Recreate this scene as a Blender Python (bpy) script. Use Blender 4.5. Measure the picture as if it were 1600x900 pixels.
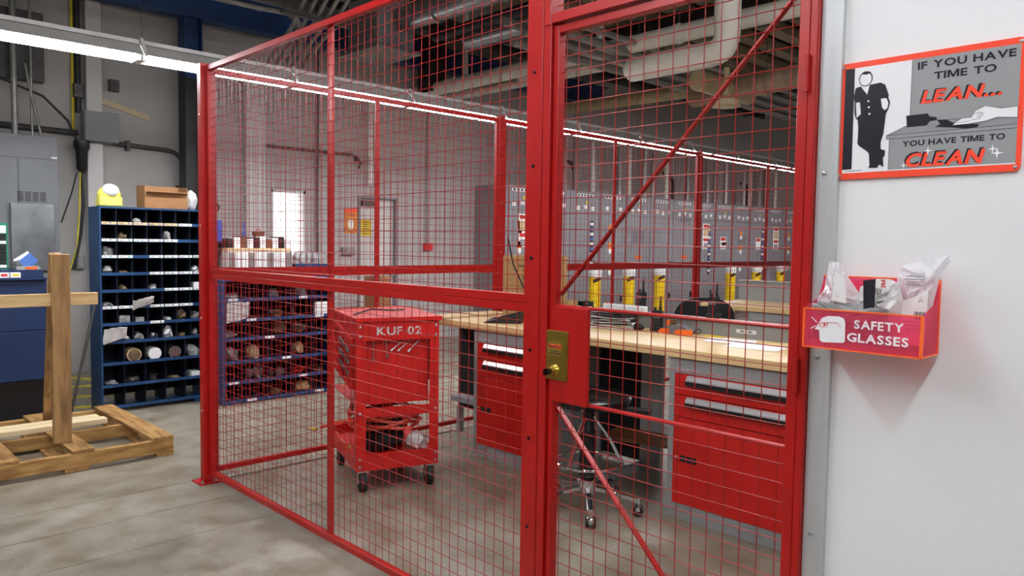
import bpy, bmesh, math, random
from mathutils import Vector, Matrix
random.seed(7)
S = bpy.context.scene
for o in list(bpy.data.objects): bpy.data.objects.remove(o)
COL = S.collection
# ------------------------------------------------------------------ camera
CAM_POS = Vector((4.5413, -1.8607, 1.4712))
YAW, PITCH, ROLL = math.radians(135.7283), math.radians(3.3506), math.radians(0.8447)
fw = Vector((math.cos(PITCH)*math.cos(YAW), math.cos(PITCH)*math.sin(YAW), -math.sin(PITCH)))
rt = Vector((math.sin(YAW), -math.cos(YAW), 0)); up = rt.cross(fw)
r2 = rt*math.cos(ROLL)+up*math.sin(ROLL); u2 = -rt*math.sin(ROLL)+up*math.cos(ROLL)
cd = bpy.data.cameras.new('camera'); cam = bpy.data.objects.new('camera', cd); COL.objects.link(cam)
cam.matrix_world = Matrix(((r2.x,u2.x,-fw.x,CAM_POS.x),(r2.y,u2.y,-fw.y,CAM_POS.y),(r2.z,u2.z,-fw.z,CAM_POS.z),(0,0,0,1)))
cd.sensor_width = 36; cd.lens = 36*1183.88/1600; cd.clip_start = .02; cd.clip_end = 200
S.camera = cam
# ------------------------------------------------------------------ world, exposure
W = bpy.data.worlds.new('hall_ambience'); S.world = W; W.use_nodes = True
W.node_tree.nodes['Background'].inputs[0].default_value = (1,.98,.95,1)
W.node_tree.nodes['Background'].inputs[1].default_value = .16
S.view_settings.view_transform = 'Standard'; S.view_settings.look = 'None'
S.view_settings.gamma = 1; S.view_settings.use_curve_mapping = False
S.view_settings.exposure = 0.45
TUBE_POWER = 36.0
# ------------------------------------------------------------------ materials
def lin(c):
    return tuple(((v/255)/12.92 if v/255 <= .04045 else ((v/255+.055)/1.055)**2.4) for v in c)
def pm(name, rgb, rough=.5, metal=0, var=.10, scale=6, bump=0, bscale=40, stretch=(1,1,1), spec=.5, rgb2=None, coord='Object'):
    """procedural paint / metal / plastic: base colour broken up by noise, optional fine relief"""
    m = bpy.data.materials.new(name); m.use_nodes = True; nt = m.node_tree; N = nt.nodes; L = nt.links
    b = N['Principled BSDF']; b.inputs['Roughness'].default_value = rough; b.inputs['Metallic'].default_value = metal
    b.inputs['Specular IOR Level'].default_value = spec
    c = lin(rgb); c2 = lin(rgb2) if rgb2 else tuple(v*(1-var*2.2) for v in c)
    tc = N.new('ShaderNodeTexCoord'); mp = N.new('ShaderNodeMapping'); mp.inputs['Scale'].default_value = stretch
    L.new(tc.outputs[coord], mp.inputs[0])
    n = N.new('ShaderNodeTexNoise'); n.inputs['Scale'].default_value = scale; n.inputs['Detail'].default_value = 6
    L.new(mp.outputs[0], n.inputs['Vector'])
    r = N.new('ShaderNodeValToRGB'); r.color_ramp.elements[0].position = .32; r.color_ramp.elements[1].position = .62
    r.color_ramp.elements[0].color = (*c2,1); r.color_ramp.elements[1].color = (*c,1)
    L.new(n.outputs[0], r.inputs[0]); L.new(r.outputs[0], b.inputs['Base Color'])
    if bump:
        n2 = N.new('ShaderNodeTexNoise'); n2.inputs['Scale'].default_value = bscale; n2.inputs['Detail'].default_value = 4
        L.new(mp.outputs[0], n2.inputs['Vector'])
        bp = N.new('ShaderNodeBump'); bp.inputs['Strength'].default_value = bump; bp.inputs['Distance'].default_value = .01
        L.new(n2.outputs[0], bp.inputs['Height']); L.new(bp.outputs[0], b.inputs['Normal'])
    return m
def emis(name, rgb, s):
    m = bpy.data.materials.new(name); m.use_nodes = True; nt = m.node_tree
    b = nt.nodes['Principled BSDF']; b.inputs['Base Color'].default_value = (*rgb,1)
    b.inputs['Emission Color'].default_value = (*rgb,1); b.inputs['Emission Strength'].default_value = s
    return m
def acrylic(name, rgb, alpha, rough=.08, tint=None):
    m = bpy.data.materials.new(name); m.use_nodes = True; nt = m.node_tree; N = nt.nodes; L = nt.links
    b = N['Principled BSDF']; b.inputs['Base Color'].default_value = (*lin(rgb),1); b.inputs['Roughness'].default_value = rough
    t = N.new('ShaderNodeBsdfTransparent'); t.inputs[0].default_value = (*lin(tint or tuple(min(255,v+25) for v in rgb)),1)
    n = N.new('ShaderNodeTexNoise'); n.inputs['Scale'].default_value = 30
    mr = N.new('ShaderNodeMapRange'); mr.inputs['To Min'].default_value = alpha-.06; mr.inputs['To Max'].default_value = alpha+.06
    mx = N.new('ShaderNodeMixShader'); L.new(n.outputs[0], mr.inputs[0]); L.new(mr.outputs[0], mx.inputs[0])
    L.new(t.outputs[0], mx.inputs[1]); L.new(b.outputs[0], mx.inputs[2])
    L.new(mx.outputs[0], N['Material Output'].inputs[0])
    return m
M = {}
M['red'] = pm('red_enamel', (172,15,11), .36, var=.05, scale=3, bump=.03, bscale=120)
M['redwire'] = pm('red_wire_enamel', (156,20,15), .42, var=.05, scale=20)
M['redcab'] = pm('red_cabinet_enamel', (204,26,18), .42, var=.04, scale=4)
M['redcart'] = pm('red_cart_enamel', (202,26,20), .4, var=.06, scale=7)
M['green_conc'] = None
M['wallwhite'] = pm('office_panel_white', (242,244,245), .42, var=.015, scale=2, bump=.02, bscale=60)
M['wallgrey'] = pm('plant_wall_paint', (176,173,169), .7, var=.05, scale=1.2, bump=.05, bscale=30)
M['pilaster'] = pm('pilaster_paint', (204,203,200), .65, var=.04, scale=2)
M['alu'] = pm('brushed_aluminium', (206,209,210), .42, metal=.35, var=.08, scale=9, stretch=(1,1,.15))
M['alusheet'] = pm('dull_aluminium_sheet', (140,143,146), .4, metal=.8, var=.15, scale=5)
M['chrome'] = pm('chrome', (225,226,228), .12, metal=1, var=.03)
M['brushed'] = pm('brushed_steel_handle', (226,228,232), .28, metal=.6, var=.04)
M['zinc'] = pm('zinc_screw', (190,192,192), .3, metal=.9, var=.06)
M['blackbolt'] = pm('black_oxide_screw', (30,26,26), .4, metal=.5, var=.1)
M['brass'] = pm('brass_plate', (190,160,72), .28, metal=.9, var=.08, scale=14, bump=.02)
M['brassdark'] = pm('brass_label', (176,146,62), .4, metal=.7, var=.05)
M['orangeprint'] = pm('orange_print', (226,84,30), .5, var=.03)
M['blackprint'] = pm('black_print', (22,20,36), .5, var=.02)
M['black'] = pm('black_plastic', (24,24,26), .42, var=.15, scale=10, bump=.04)
M['blackshine'] = pm('black_vinyl', (20,20,22), .25, var=.1, bump=.06, bscale=90)
M['blackcloth'] = pm('black_nylon', (18,18,21), .8, var=.2, bump=.3, bscale=50)
M['rubber'] = pm('black_rubber', (26,26,27), .7, var=.15)
M['bluebin'] = pm('blue_bin_enamel', (20,64,108), .45, var=.10, scale=5)
M['blueshade'] = pm('blue_bin_inside_shade', (9,20,40), .55, var=.15, scale=5)  # shade of the recesses put into a darker copy of the bin blue
M['bluecab'] = pm('blue_cabinet_enamel', (8,38,80), .5, var=.06, scale=3)
M['bluebeam'] = pm('blue_steel_paint', (26,64,118), .5, var=.12, scale=4)
M['bluepump'] = pm('blue_pump_paint', (44,70,146), .4, var=.1)
M['greygear'] = pm('grey_switchgear_paint', (128,131,135), .48, var=.04, scale=3)
M['greygear2'] = pm('grey_switchgear_dark', (108,110,114), .5, var=.06, scale=4)
M['greycab'] = pm('grey_bench_paint', (150,153,153), .45, var=.05, scale=5)
M['greyriser'] = pm('grey_riser_paint', (146,149,148), .5, var=.05)
M['grating'] = pm('dark_vent_slot', (40,42,46), .6, var=.1)
M['conduit'] = pm('galvanised_conduit', (156,156,152), .4, metal=.55, var=.12, scale=12)
M['conduitdark'] = pm('dark_conduit', (84,82,80), .5, metal=.3, var=.15, scale=12)
M['pipewhite'] = pm('white_pipe_jacket', (240,237,226), .38, var=.06, scale=5)
M['pipecream'] = pm('cream_pipe_jacket', (206,190,150), .45, var=.12, scale=5)
M['pipebrown'] = pm('wrapped_duct', (176,150,126), .5, var=.2, scale=6, bump=.3, bscale=12)
M['silverduct'] = pm('silver_duct', (170,172,172), .28, metal=.85, var=.12, scale=6)
M['blacksteel'] = pm('black_steel', (34,34,37), .5, var=.2, scale=5)
M['deck'] = pm('roof_deck', (96,88,78), .8, var=.2, scale=2)
M['joist'] = pm('beige_roof_plank', (186,170,142), .7, var=.16, scale=3, stretch=(1,.15,1))
M['steeldark'] = pm('dark_roof_steel', (58,52,48), .6, var=.25, scale=4)
M['hood'] = pm('fixture_housing_white', (196,196,194), .45, var=.05)
M['strut'] = pm('fixture_channel_white', (232,232,232), .35, var=.05)
M['tube'] = emis('fluorescent_tube', (.95,.96,1), TUBE_POWER)
M['daylight'] = emis('bright_window_pane', (1,1,1), 1.6)
M['maple'] = pm('maple_butcher_block', (226,196,142), .35, var=.1, scale=5, stretch=(.25,5,5), rgb2=(206,172,118))
M['pine'] = pm('pine_lumber', (226,196,142), .6, var=.1, scale=5, stretch=(6,.5,6), rgb2=(196,158,100), bump=.05)
M['pinepale'] = pm('pale_pine_lumber', (236,218,178), .6, scale=6, stretch=(6,.5,6), rgb2=(216,192,146))
M['pallet'] = pm('weathered_pallet_wood', (186,146,86), .75, scale=7, stretch=(4,.8,4), rgb2=(136,96,48), bump=.15)
M['palletx'] = pm('weathered_deck_board', (176,136,80), .75, scale=7, stretch=(.8,4,4), rgb2=(120,82,42), bump=.15)
M['postwood'] = pm('stained_upright_wood', (176,138,88), .65, scale=4, stretch=(5,5,.7), rgb2=(112,80,46), bump=.08)
M['cardboard'] = pm('cardboard', (150,108,68), .8, var=.06, scale=6)
M['card2'] = pm('cardboard_kraft', (170,136,86), .8, var=.05, scale=6)
M['white'] = pm('white_plastic', (232,232,230), .4, var=.03)
M['paper'] = pm('white_paper', (240,240,238), .7, var=.02)
M['bagwhite'] = pm('white_poly_bag', (226,226,226), .3, var=.1, scale=14, bump=.5, bscale=18)
M['baggrey'] = pm('clear_poly_bag', (158,158,158), .22, var=.25, scale=18, bump=.6, bscale=22)
M['tan'] = pm('tan_label', (214,186,142), .7, var=.05)
M['tanitem'] = pm('tan_parts', (120,98,72), .6, var=.3, scale=20)
M['greendot'] = pm('green_dot', (40,150,130), .6, var=.03)
M['bluedot'] = pm('blue_dot', (70,110,180), .6, var=.03)
M['yellow'] = pm('yellow_bollard_plastic', (242,205,24), .4, var=.06, scale=4)
M['yelline'] = pm('yellow_floor_paint', (226,206,50), .6, var=.12, scale=12)
M['yelplastic'] = pm('pale_yellow_plastic', (238,234,112), .4, var=.04)
M['yelcard'] = pm('yellow_card', (226,198,40), .6, var=.04)
M['orange'] = pm('orange_plastic', (236,104,28), .4, var=.05)
M['orangetag'] = pm('orange_tag', (250,130,26), .6, var=.04)
M['redprint'] = pm('red_print', (206,40,36), .6, var=.03)
M['greenplastic'] = pm('green_organiser_plastic', (16,130,92), .4, var=.06)
M['steel'] = pm('bare_steel', (170,170,168), .3, metal=.9, var=.1)
M['hose'] = pm('orange_red_hose', (206,62,44), .4, var=.08)
M['greenhandle'] = pm('yellow_green_handle', (172,170,40), .5, var=.1)
M['signred'] = pm('sign_red_orange', (252,78,50), .35, var=.01)
M['signgrey'] = pm('sign_grey', (152,154,155), .38, var=.01)
M['signgrey2'] = pm('sign_grey_counter', (146,147,150), .38, var=.01)
M['signwhite'] = pm('sign_white', (246,246,248), .38, var=.01)
M['signblack'] = pm('sign_black', (16,14,30), .38, var=.01)
M['acr'] = acrylic('pink_fluorescent_acrylic', (255,110,140), .30, .08, (255,160,194))
M['acredge'] = pm('orange_acrylic_edge', (255,112,40), .3, var=.03)
M['clearbag'] = acrylic('clear_cellophane', (244,244,248), .55, .1)
M['brownwood'] = pm('brown_board', (112,70,40), .6, var=.2)
M['cream'] = pm('cream_wall_door', (206,204,198), .5, var=.03)
M['poster'] = pm('poster_print', (222,160,60), .6, scale=30, rgb2=(196,60,50))
M['fluo'] = pm('organiser_white', (214,208,200), .5, var=.1, scale=30)
def concrete():
    m = bpy.data.materials.new('worn_concrete'); m.use_nodes = True; nt = m.node_tree; N = nt.nodes; L = nt.links
    b = N['Principled BSDF']; tc = N.new('ShaderNodeTexCoord')
    def nz(s, d, dist=0):
        n = N.new('ShaderNodeTexNoise'); n.inputs['Scale'].default_value = s; n.inputs['Detail'].default_value = d; n.inputs['Distortion'].default_value = dist
        L.new(tc.outputs['Object'], n.inputs['Vector']); return n
    a, d, f = nz(1.1,8,.6), nz(5,10,.3), nz(60,4)
    r = N.new('ShaderNodeValToRGB'); e = r.color_ramp.elements
    e[0].position=.3; e[0].color=(*lin((120,113,99)),1); e[1].position=.7; e[1].color=(*lin((160,154,142)),1)
    L.new(a.outputs[0], r.inputs[0])
    r2_ = N.new('ShaderNodeValToRGB'); e = r2_.color_ramp.elements
    e[0].position=.3; e[0].color=(*lin((196,186,170)),1); e[1].position=.62; e[1].color=(1,1,1,1)
    L.new(d.outputs[0], r2_.inputs[0])
    mx = N.new('ShaderNodeMix'); mx.data_type='RGBA'; mx.blend_type='MULTIPLY'; mx.inputs[0].default_value=1
    L.new(r.outputs[0], mx.inputs[6]); L.new(r2_.outputs[0], mx.inputs[7])
    mx2 = N.new('ShaderNodeMix'); mx2.data_type='RGBA'; mx2.blend_type='OVERLAY'; mx2.inputs[0].default_value=.25
    L.new(mx.outputs[2], mx2.inputs[6]); L.new(f.outputs[0], mx2.inputs[7])
    L.new(mx2.outputs[2], b.inputs['Base Color'])
    mr = N.new('ShaderNodeMapRange'); mr.inputs['To Min'].default_value=.26; mr.inputs['To Max'].default_value=.6
    L.new(d.outputs[0], mr.inputs[0]); L.new(mr.outputs[0], b.inputs['Roughness'])
    bp = N.new('ShaderNodeBump'); bp.inputs['Strength'].default_value=.12; bp.inputs['Distance'].default_value=.005
    L.new(d.outputs[0], bp.inputs['Height']); L.new(bp.outputs[0], b.inputs['Normal'])
    return m
M['concrete'] = concrete()
M['joint'] = pm('dark_joint_filler', (84,76,66), .9, var=.2, scale=20)
# ------------------------------------------------------------------ geometry helpers
def V(*a): return Vector(a)
class MB:
    def __init__(s): s.v=[]; s.f=[]
    def box(s, lo, hi):
        x0,y0,z0 = lo; x1,y1,z1 = hi; n=len(s.v)
        s.v += [(x0,y0,z0),(x1,y0,z0),(x1,y1,z0),(x0,y1,z0),(x0,y0,z1),(x1,y0,z1),(x1,y1,z1),(x0,y1,z1)]
        s.f += [tuple(n+i for i in q) for q in ((0,3,2,1),(4,5,6,7),(0,1,5,4),(1,2,6,5),(2,3,7,6),(3,0,4,7))]
        return s
    def beam(s, a, b, w, h, side=None):
        a=Vector(a); b=Vector(b); d=(b-a).normalized()
        sd = Vector(side) if side else (d.cross(V(0,0,1)) if abs(d.z)<.95 else d.cross(V(1,0,0)))
        sd = (sd - d*sd.dot(d)).normalized(); t=d.cross(sd); n=len(s.v)
        for p in (a,b):
            for i,j in ((-1,-1),(1,-1),(1,1),(-1,1)): s.v.append(tuple(p+sd*(i*w/2)+t*(j*h/2)))
        s.f += [tuple(n+i for i in q) for q in ((0,3,2,1),(4,5,6,7),(0,1,5,4),(1,2,6,5),(2,3,7,6),(3,0,4,7))]
        return s
    def tube(s, pts, r, k=8, cap=True, closed=False):
        pts=[Vector(p) for p in pts]; m=len(pts); n=len(s.v); ref=None
        for i,p in enumerate(pts):
            if closed: d=(pts[(i+1)%m]-pts[i-1]).normalized()
            else: d=(pts[min(i+1,m-1)]-pts[max(i-1,0)]).normalized()
            if ref is None: ref = d.cross(V(0,0,1)) if abs(d.z)<.9 else d.cross(V(1,0,0))
            ref=(ref-d*ref.dot(d)).normalized(); q=d.cross(ref); rr=r[i] if isinstance(r,(list,tuple)) else r
            for j in range(k):
                a=2*math.pi*j/k; s.v.append(tuple(p+ref*math.cos(a)*rr+q*math.sin(a)*rr))
        for i in range(m if closed else m-1):
            for j in range(k):
                a=n+i*k+j; b=n+i*k+(j+1)%k; i2=(i+1)%m; c=n+i2*k+(j+1)%k; d=n+i2*k+j
                s.f.append((a,b,c,d))
        if cap and not closed:
            s.f.append(tuple(n+j for j in reversed(range(k)))); s.f.append(tuple(n+(m-1)*k+j for j in range(k)))
        return s
    def cyl(s, a, b, r, k=12): return s.tube([a,b], r, k)
    def lathe(s, prof, c=(0,0,0), k=16, axis='z'):
        n=len(s.v); m=len(prof)
        for r,h in prof:
            for j in range(k):
                a=2*math.pi*j/k; x,y=r*math.cos(a),r*math.sin(a)
                p = (x,y,h) if axis=='z' else ((h,x,y) if axis=='x' else (x,h,y))
                s.v.append((c[0]+p[0],c[1]+p[1],c[2]+p[2]))
        for i in range(m-1):
            for j in range(k):
                s.f.append((n+i*k+j,n+i*k+(j+1)%k,n+(i+1)*k+(j+1)%k,n+(i+1)*k+j))
        s.f.append(tuple(n+j for j in reversed(range(k)))); s.f.append(tuple(n+(m-1)*k+j for j in range(k)))
        return s
    def prism(s, poly, h0, h1, axis='z'):
        mp = {'z':lambda u,v,h:(u,v,h),'y':lambda u,v,h:(u,h,v),'x':lambda u,v,h:(h,u,v)}[axis]
        n=len(s.v); m=len(poly)
        for h in (h0,h1):
            for u,v in poly: s.v.append(mp(u,v,h))
        s.f.append(tuple(n+i for i in reversed(range(m)))); s.f.append(tuple(n+m+i for i in range(m)))
        for i in range(m): s.f.append((n+i,n+(i+1)%m,n+m+(i+1)%m,n+m+i))
        return s
    def lump(s, c, size, seed, amp=.25, sub=2, flat=True):
        rnd=random.Random(seed); bm=bmesh.new(); bmesh.ops.create_icosphere(bm, subdivisions=sub, radius=1)
        ks=[(Vector((rnd.uniform(-1,1),rnd.uniform(-1,1),rnd.uniform(-1,1))).normalized(), rnd.uniform(2,6), rnd.uniform(0,6)) for _ in range(7)]
        n=len(s.v); bm.verts.index_update()
        for v in bm.verts:
            p=v.co; k=1+amp*sum(math.sin(d.dot(p)*q+ph) for d,q,ph in ks)/3+rnd.uniform(-amp,amp)*.6
            z=p.z*k
            if flat: z=max(z,-.72)
            s.v.append((c[0]+p.x*k*size[0]/2, c[1]+p.y*k*size[1]/2, c[2]+(z+.72)*size[2]/1.72 if flat else c[2]+z*size[2]/2))
        for f in bm.faces: s.f.append(tuple(n+v.index for v in f.verts))
        bm.free(); return s
    def build(s, name, mat, parent=None, smooth=False, bevel=0, loc=None):
        me=bpy.data.meshes.new(name); me.from_pydata(s.v,[],s.f); me.update()
        bm=bmesh.new(); bm.from_mesh(me); bmesh.ops.recalc_face_normals(bm, faces=bm.faces)
        if bevel: bmesh.ops.bevel(bm, geom=list(bm.edges), offset=bevel, segments=1, affect='EDGES', clamp_overlap=True)
        bm.to_mesh(me); bm.free()
        if smooth:
            for p in me.polygons: p.use_smooth=True
            try: me.set_sharp_from_angle(angle=math.radians(40))
            except Exception: pass
        me.materials.append(M[mat] if isinstance(mat,str) else mat)
        o=bpy.data.objects.new(name, me); COL.objects.link(o)
        if parent: o.parent=parent
        if loc: o.location=loc
        return o
def B(lo, hi): return MB().box(lo, hi)
def tag(o, label=None, cat=None, group=None, kind=None):
    if label: o['label']=label
    if cat: o['category']=cat
    if group: o['group']=group
    if kind: o['kind']=kind
    return o
def thing(name, label, cat, loc=(0,0,0), rz=0, group=None):
    o=bpy.data.objects.new(name, None); o.empty_display_size=.1; COL.objects.link(o)
    o.location=loc; o.rotation_euler=(0,0,rz); tag(o,label,cat,group); return o
def copy_tree(o, parent=None):
    c=o.copy(); COL.objects.link(c)
    if parent: c.parent=parent
    for ch in list(o.children): copy_tree(ch, c)
    return c
def dup(o, loc, label=None):
    c=copy_tree(o); c.location=loc
    if label: c['label']=label
    return c
def flat(name, mat, parent, poly, fn):
    """flat print: a polygon given in (u, v) on a surface"""
    me=bpy.data.meshes.new(name); me.from_pydata([fn(u,v) for u,v in poly],[],[tuple(range(len(poly)))]); me.update()
    me.materials.append(M[mat]); o=bpy.data.objects.new(name,me); COL.objects.link(o); o.parent=parent; return o
GLYPH={}
def glyph(ch, bold):
    """one letter as (vertices, faces), left edge at 0; capital M is drawn by hand"""
    if (ch,bold) in GLYPH: return GLYPH[ch,bold]
    if ch=='M':
        w,h,t=.80,.729,.12+bold*1.6; q=t*1.15
        vs=[(0,0),(t,0),(t,h-.26),(w/2-t*.42,0),(w/2+t*.42,0),(w-t,h-.26),(w-t,0),(w,0),(w,h),(w-q,h),(w/2,.24),(q,h),(0,h)]
        fs=[(0,1,2,12),(12,2,11),(2,3,10,11),(3,4,10),(4,5,9,10),(5,8,9),(5,6,7,8)]
    else:
        cu=bpy.data.curves.new('t','FONT'); cu.body=ch; cu.offset=bold; cu.resolution_u=3
        t=bpy.data.objects.new('t',cu); COL.objects.link(t)
        me=bpy.data.meshes.new_from_object(t.evaluated_get(bpy.context.evaluated_depsgraph_get()))
        x0=min(v.co.x for v in me.vertices); vs=[(v.co.x-x0,v.co.y) for v in me.vertices]; fs=[tuple(f.vertices) for f in me.polygons]
        bpy.data.objects.remove(t); bpy.data.curves.remove(cu); bpy.data.meshes.remove(me)
    GLYPH[ch,bold]=(vs,fs); return vs,fs
def text(s, mat, parent, u0, u1, v0, v1, fn, shear=0, bold=.02, name='lettering'):
    vs=[]; fs=[]; pen=0
    for ch in s:
        if ch==' ': pen+=.32; continue
        g,f=glyph(ch,bold); n=len(vs)
        vs+=[(x+pen+shear*y,y) for x,y in g]; fs+=[tuple(n+i for i in q) for q in f]
        pen+=max(x for x,y in g)+(.085 if ch not in 'LATVY' else .05)
    xs=[v[0] for v in vs]; ys=[v[1] for v in vs]; a,b,c,d=min(xs),max(xs),min(ys),max(ys)
    me=bpy.data.meshes.new(name); me.from_pydata([fn(u0+(x-a)/(b-a)*(u1-u0), v0+(y-c)/(d-c)*(v1-v0)) for x,y in vs],[],fs); me.update(); me.materials.append(M[mat])
    o=bpy.data.objects.new(name,me); COL.objects.link(o); o.parent=parent; return o
ORD=['first','second','third','fourth','fifth','sixth','seventh','eighth','ninth','tenth','eleventh','twelfth','thirteenth','fourteenth','fifteenth','sixteenth']
# ================================================================== SETTING
fl=B((-5.2,-9,-.12),(10,22,-.008)).build('floor','joint'); tag(fl,'worn grey-brown concrete shop floor with fine joints','floor',kind='structure')
xs=[-5.2,-.05,.355,.8,10]; ys=[-9,-4.5,5.2,12,22]
for i in range(4):
    for j in range(4):
        B((xs[i]+.0025,ys[j]+.0025,-.03),(xs[i+1]-.0025,ys[j+1]-.0025,0)).build('slab','concrete',fl)
for (a,b) in (((-3.30,-.25),(-3.10,.45)),((-3.82,.0),(-3.62,.6)),((-2.80,-.3),(-2.62,.3)),((-4.38,.30),(-3.75,.62))):
    MB().beam((a[0],a[1],.001),(b[0],b[1],.001),.10,.004,side=(1,0,0) if abs(a[0]-b[0])<.3 else (0,1,0)).build('hatch_stripe','yelline',fl)
# plant wall behind everything, with door and window openings filled by their own objects
wl=MB(); 
for lo,hi in (((-4.9,-9,0),(-4.6,2.72,5.4)),((-4.9,2.72,0),(-4.6,3.2,1.25)),((-4.9,2.72,2.12),(-4.6,3.2,5.4)),((-4.9,3.2,0),(-4.6,4.02,5.4)),((-4.9,4.02,2.11),(-4.6,4.68,5.4)),((-4.9,4.68,0),(-4.6,22,5.4))): wl.box(lo,hi)
wall=wl.build('wall_left','wallgrey'); tag(wall,'grey painted plant wall behind the shelving and cage','wall',kind='structure')
B((-4.6,.575,0),(-4.48,.725,5.2)).build('pilaster','pilaster',wall)
B((-4.6,2.35,0),(-4.5,2.6,3.6)).build('pilaster','pilaster',wall)
w1=B((-4.80,2.72,1.25),(-4.76,3.2,2.12)).build('window_1','daylight'); tag(w1,'bright overexposed window pane in the grey back wall','window',kind='structure')
for lo,hi in (((-4.76,2.72,1.25),(-4.59,2.75,2.12)),((-4.76,3.17,1.25),(-4.59,3.2,2.12)),((-4.76,2.72,2.09),(-4.59,3.2,2.12)),((-4.76,2.72,1.25),(-4.57,3.2,1.28))): B(lo,hi).build('window_frame','pilaster',w1)
d1=B((-4.70,4.05,0),(-4.655,4.65,2.08)).build('door_1','cream'); tag(d1,'pale cream door with a closer at its top in the back wall','door',kind='structure')
for lo,hi in (((-4.72,4.02,0),(-4.58,4.05,2.11)),((-4.72,4.65,0),(-4.58,4.68,2.11)),((-4.72,4.05,2.08),(-4.58,4.65,2.11))): B(lo,hi).build('door_frame','greygear',d1)
B((-4.655,4.08,1.98),(-4.58,4.32,2.05)).build('door_closer','conduitdark',d1)
MB().lathe([(.03,-.02),(.03,0),(.012,.0),(.012,.03),(.03,.035),(.03,.06)],(-4.64,4.6,1.0),12,'x').build('door_knob','zinc',d1)
# office wall on the right with its aluminium channel
wr=B((3.762,0,0),(6.2,.09,3.0)).build('wall_right','wallwhite'); tag(wr,'smooth light grey office wall panel on the right','wall',kind='structure')
tr=MB().prism([(3.712,-.006),(3.752,-.006),(3.752,-.016),(3.768,-.016),(3.768,.10),(3.712,.10)],0,3.0).build('trim_1','alu'); tag(tr,'vertical aluminium edge channel beside the cage door','trim',kind='structure')
for z in (.22,.751,1.2,1.655,2.1,2.5): MB().lathe([(.0055,0),(.005,-.003),(.002,-.004)],(3.731,-.006,z),10,'y').build('screw','zinc',tr)
# roof
ce=B((-5.2,-9,5.4),(10,22,5.5)).build('ceiling','deck'); tag(ce,'dim plank roof deck high above the shop','ceiling',kind='structure')
x=-4.5
while x<9.5:
    B((x,-9,5.18),(x+.26,22,5.34)).build('plank','joist',ce); x+=.62
# ================================================================== CAGE
P=.0508
def wires(x0,x1,z0,z1,xo,zo,name,parent,axis='x',r=.00145):
    """welded wire mesh of a frame opening: vertical wires from xo, horizontal wires from zo, two-inch pitch"""
    m=MB(); k=0
    def pt(u,w,v): return (u,w,v) if axis=='x' else (w,u,v)
    u=xo-math.floor((xo-x0)/P)*P
    while u<x1:
        m.tube([pt(u,r,z0),pt(u,r,z1)],r,5,False); u+=P
    v=zo-math.floor((zo-z0)/P)*P
    while v<z1:
        m.tube([pt(x0,-r,v),pt(x1,-r,v)],r,5,False); v+=P
    o=m.build(name,'redwire',parent,smooth=True); o['kind']='stuff'; return o
FT=.030   # frame bar width
def panel(name,label,x0,x1,z0,z1,xo,zo,stiff,axis='x',group=None,d=.016):
    o=(x0,0,z0) if axis=='x' else (0,x0,z0)
    t=thing(name,label,'fence panel',o,0,group)
    def bx(u0,u1,v0,v1,w0=-d,w1=d):
        return B((u0-x0,w0,v0-z0),(u1-x0,w1,v1-z0)) if axis=='x' else B((w0,u0-x0,v0-z0),(w1,u1-x0,v1-z0))
    bx(x0,x1,z1-FT,z1).build('top_rail','red',t,bevel=.0015); bx(x0,x1,z0,z0+FT).build('bottom_rail','red',t,bevel=.0015)
    bx(x0,x0+FT,z0+FT,z1-FT).build('side_rail','red',t,bevel=.0015); bx(x1-FT,x1,z0+FT,z1-FT).build('side_rail','red',t,bevel=.0015)
    if stiff: bx(stiff-.018,stiff+.018,z0+FT,z1-FT,.004,.016).build('stiffener','red',t)
    wires(FT/2,x1-x0-FT/2,FT/2,z1-z0-FT/2,xo-x0,zo-z0,'wire_mesh',t,axis)
    return t
SW=.048; ZS=SW+48*.0254; ZT=SW+96*.0254
panel('fence_section','lower front mesh panel of the red cage left of the door',.05,2.737,SW,ZS,2.2006,.8499,1.405)
panel('fence_section','upper front mesh panel of the red cage left of the door',.05,2.737,ZS+.001,ZT,2.2006,2.2784,1.405)
ret=[(.03,2.385,1.21),(2.435,5.36,3.90),(5.41,8.35,6.9),(8.40,11.3,9.85),(11.35,14.3,12.8)]
nm=['nearest the corner post','second from the corner post','third from the corner post','fourth from the corner post','farthest from the corner post']
for i,(a,b,s) in enumerate(ret):
    for z0,z1,q in ((SW,ZS,'lower'),(ZS+.001,ZT,'upper')):
        panel('fence_section','%s mesh panel of the receding cage side, %s'%(q,nm[i]),a,b,z0,z1,a+.03,z0+.03,s,'y')
def post(loc,label,h=ZT+.01,plate=True,w=.05):
    t=thing('cage_post',label,'post',loc)
    B((-w/2,-w/2,.01),(w/2,w/2,h)).build('tube','red',t,bevel=.002)
    if plate:
        B((-.075,-.06,0),(.06,.06,.01)).build('base_plate','red',t,bevel=.001)
        for sx,sy in ((-.058,-.04),(-.058,.04),(.043,-.04),(.043,.04)):
            MB().lathe([(.011,.010),(.011,.018),(.006,.018),(.006,.026)],(sx,sy,0),8).build('anchor_bolt','zinc',t)
    B((-w/2-.001,-w/2-.001,h),(w/2+.001,w/2+.001,h+.004)).build('cap','red',t)
    return t
cp=post((.022,-.02,0),'red cage corner post with bolted base plate on the floor')
for z in (.30,.62,.92,1.1,1.38,1.72,2.05): MB().lathe([(.009,0),(.008,-.006),(.003,-.008)],(-.025,-.006,z),8,'x').build('bolt','zinc',cp); 
for z in (.44,1.0,1.55,2.2): MB().lathe([(.007,0),(.006,-.004),(.002,-.005)],(.006,-.025,z),8,'y').build('screw','zinc',cp)
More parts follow.
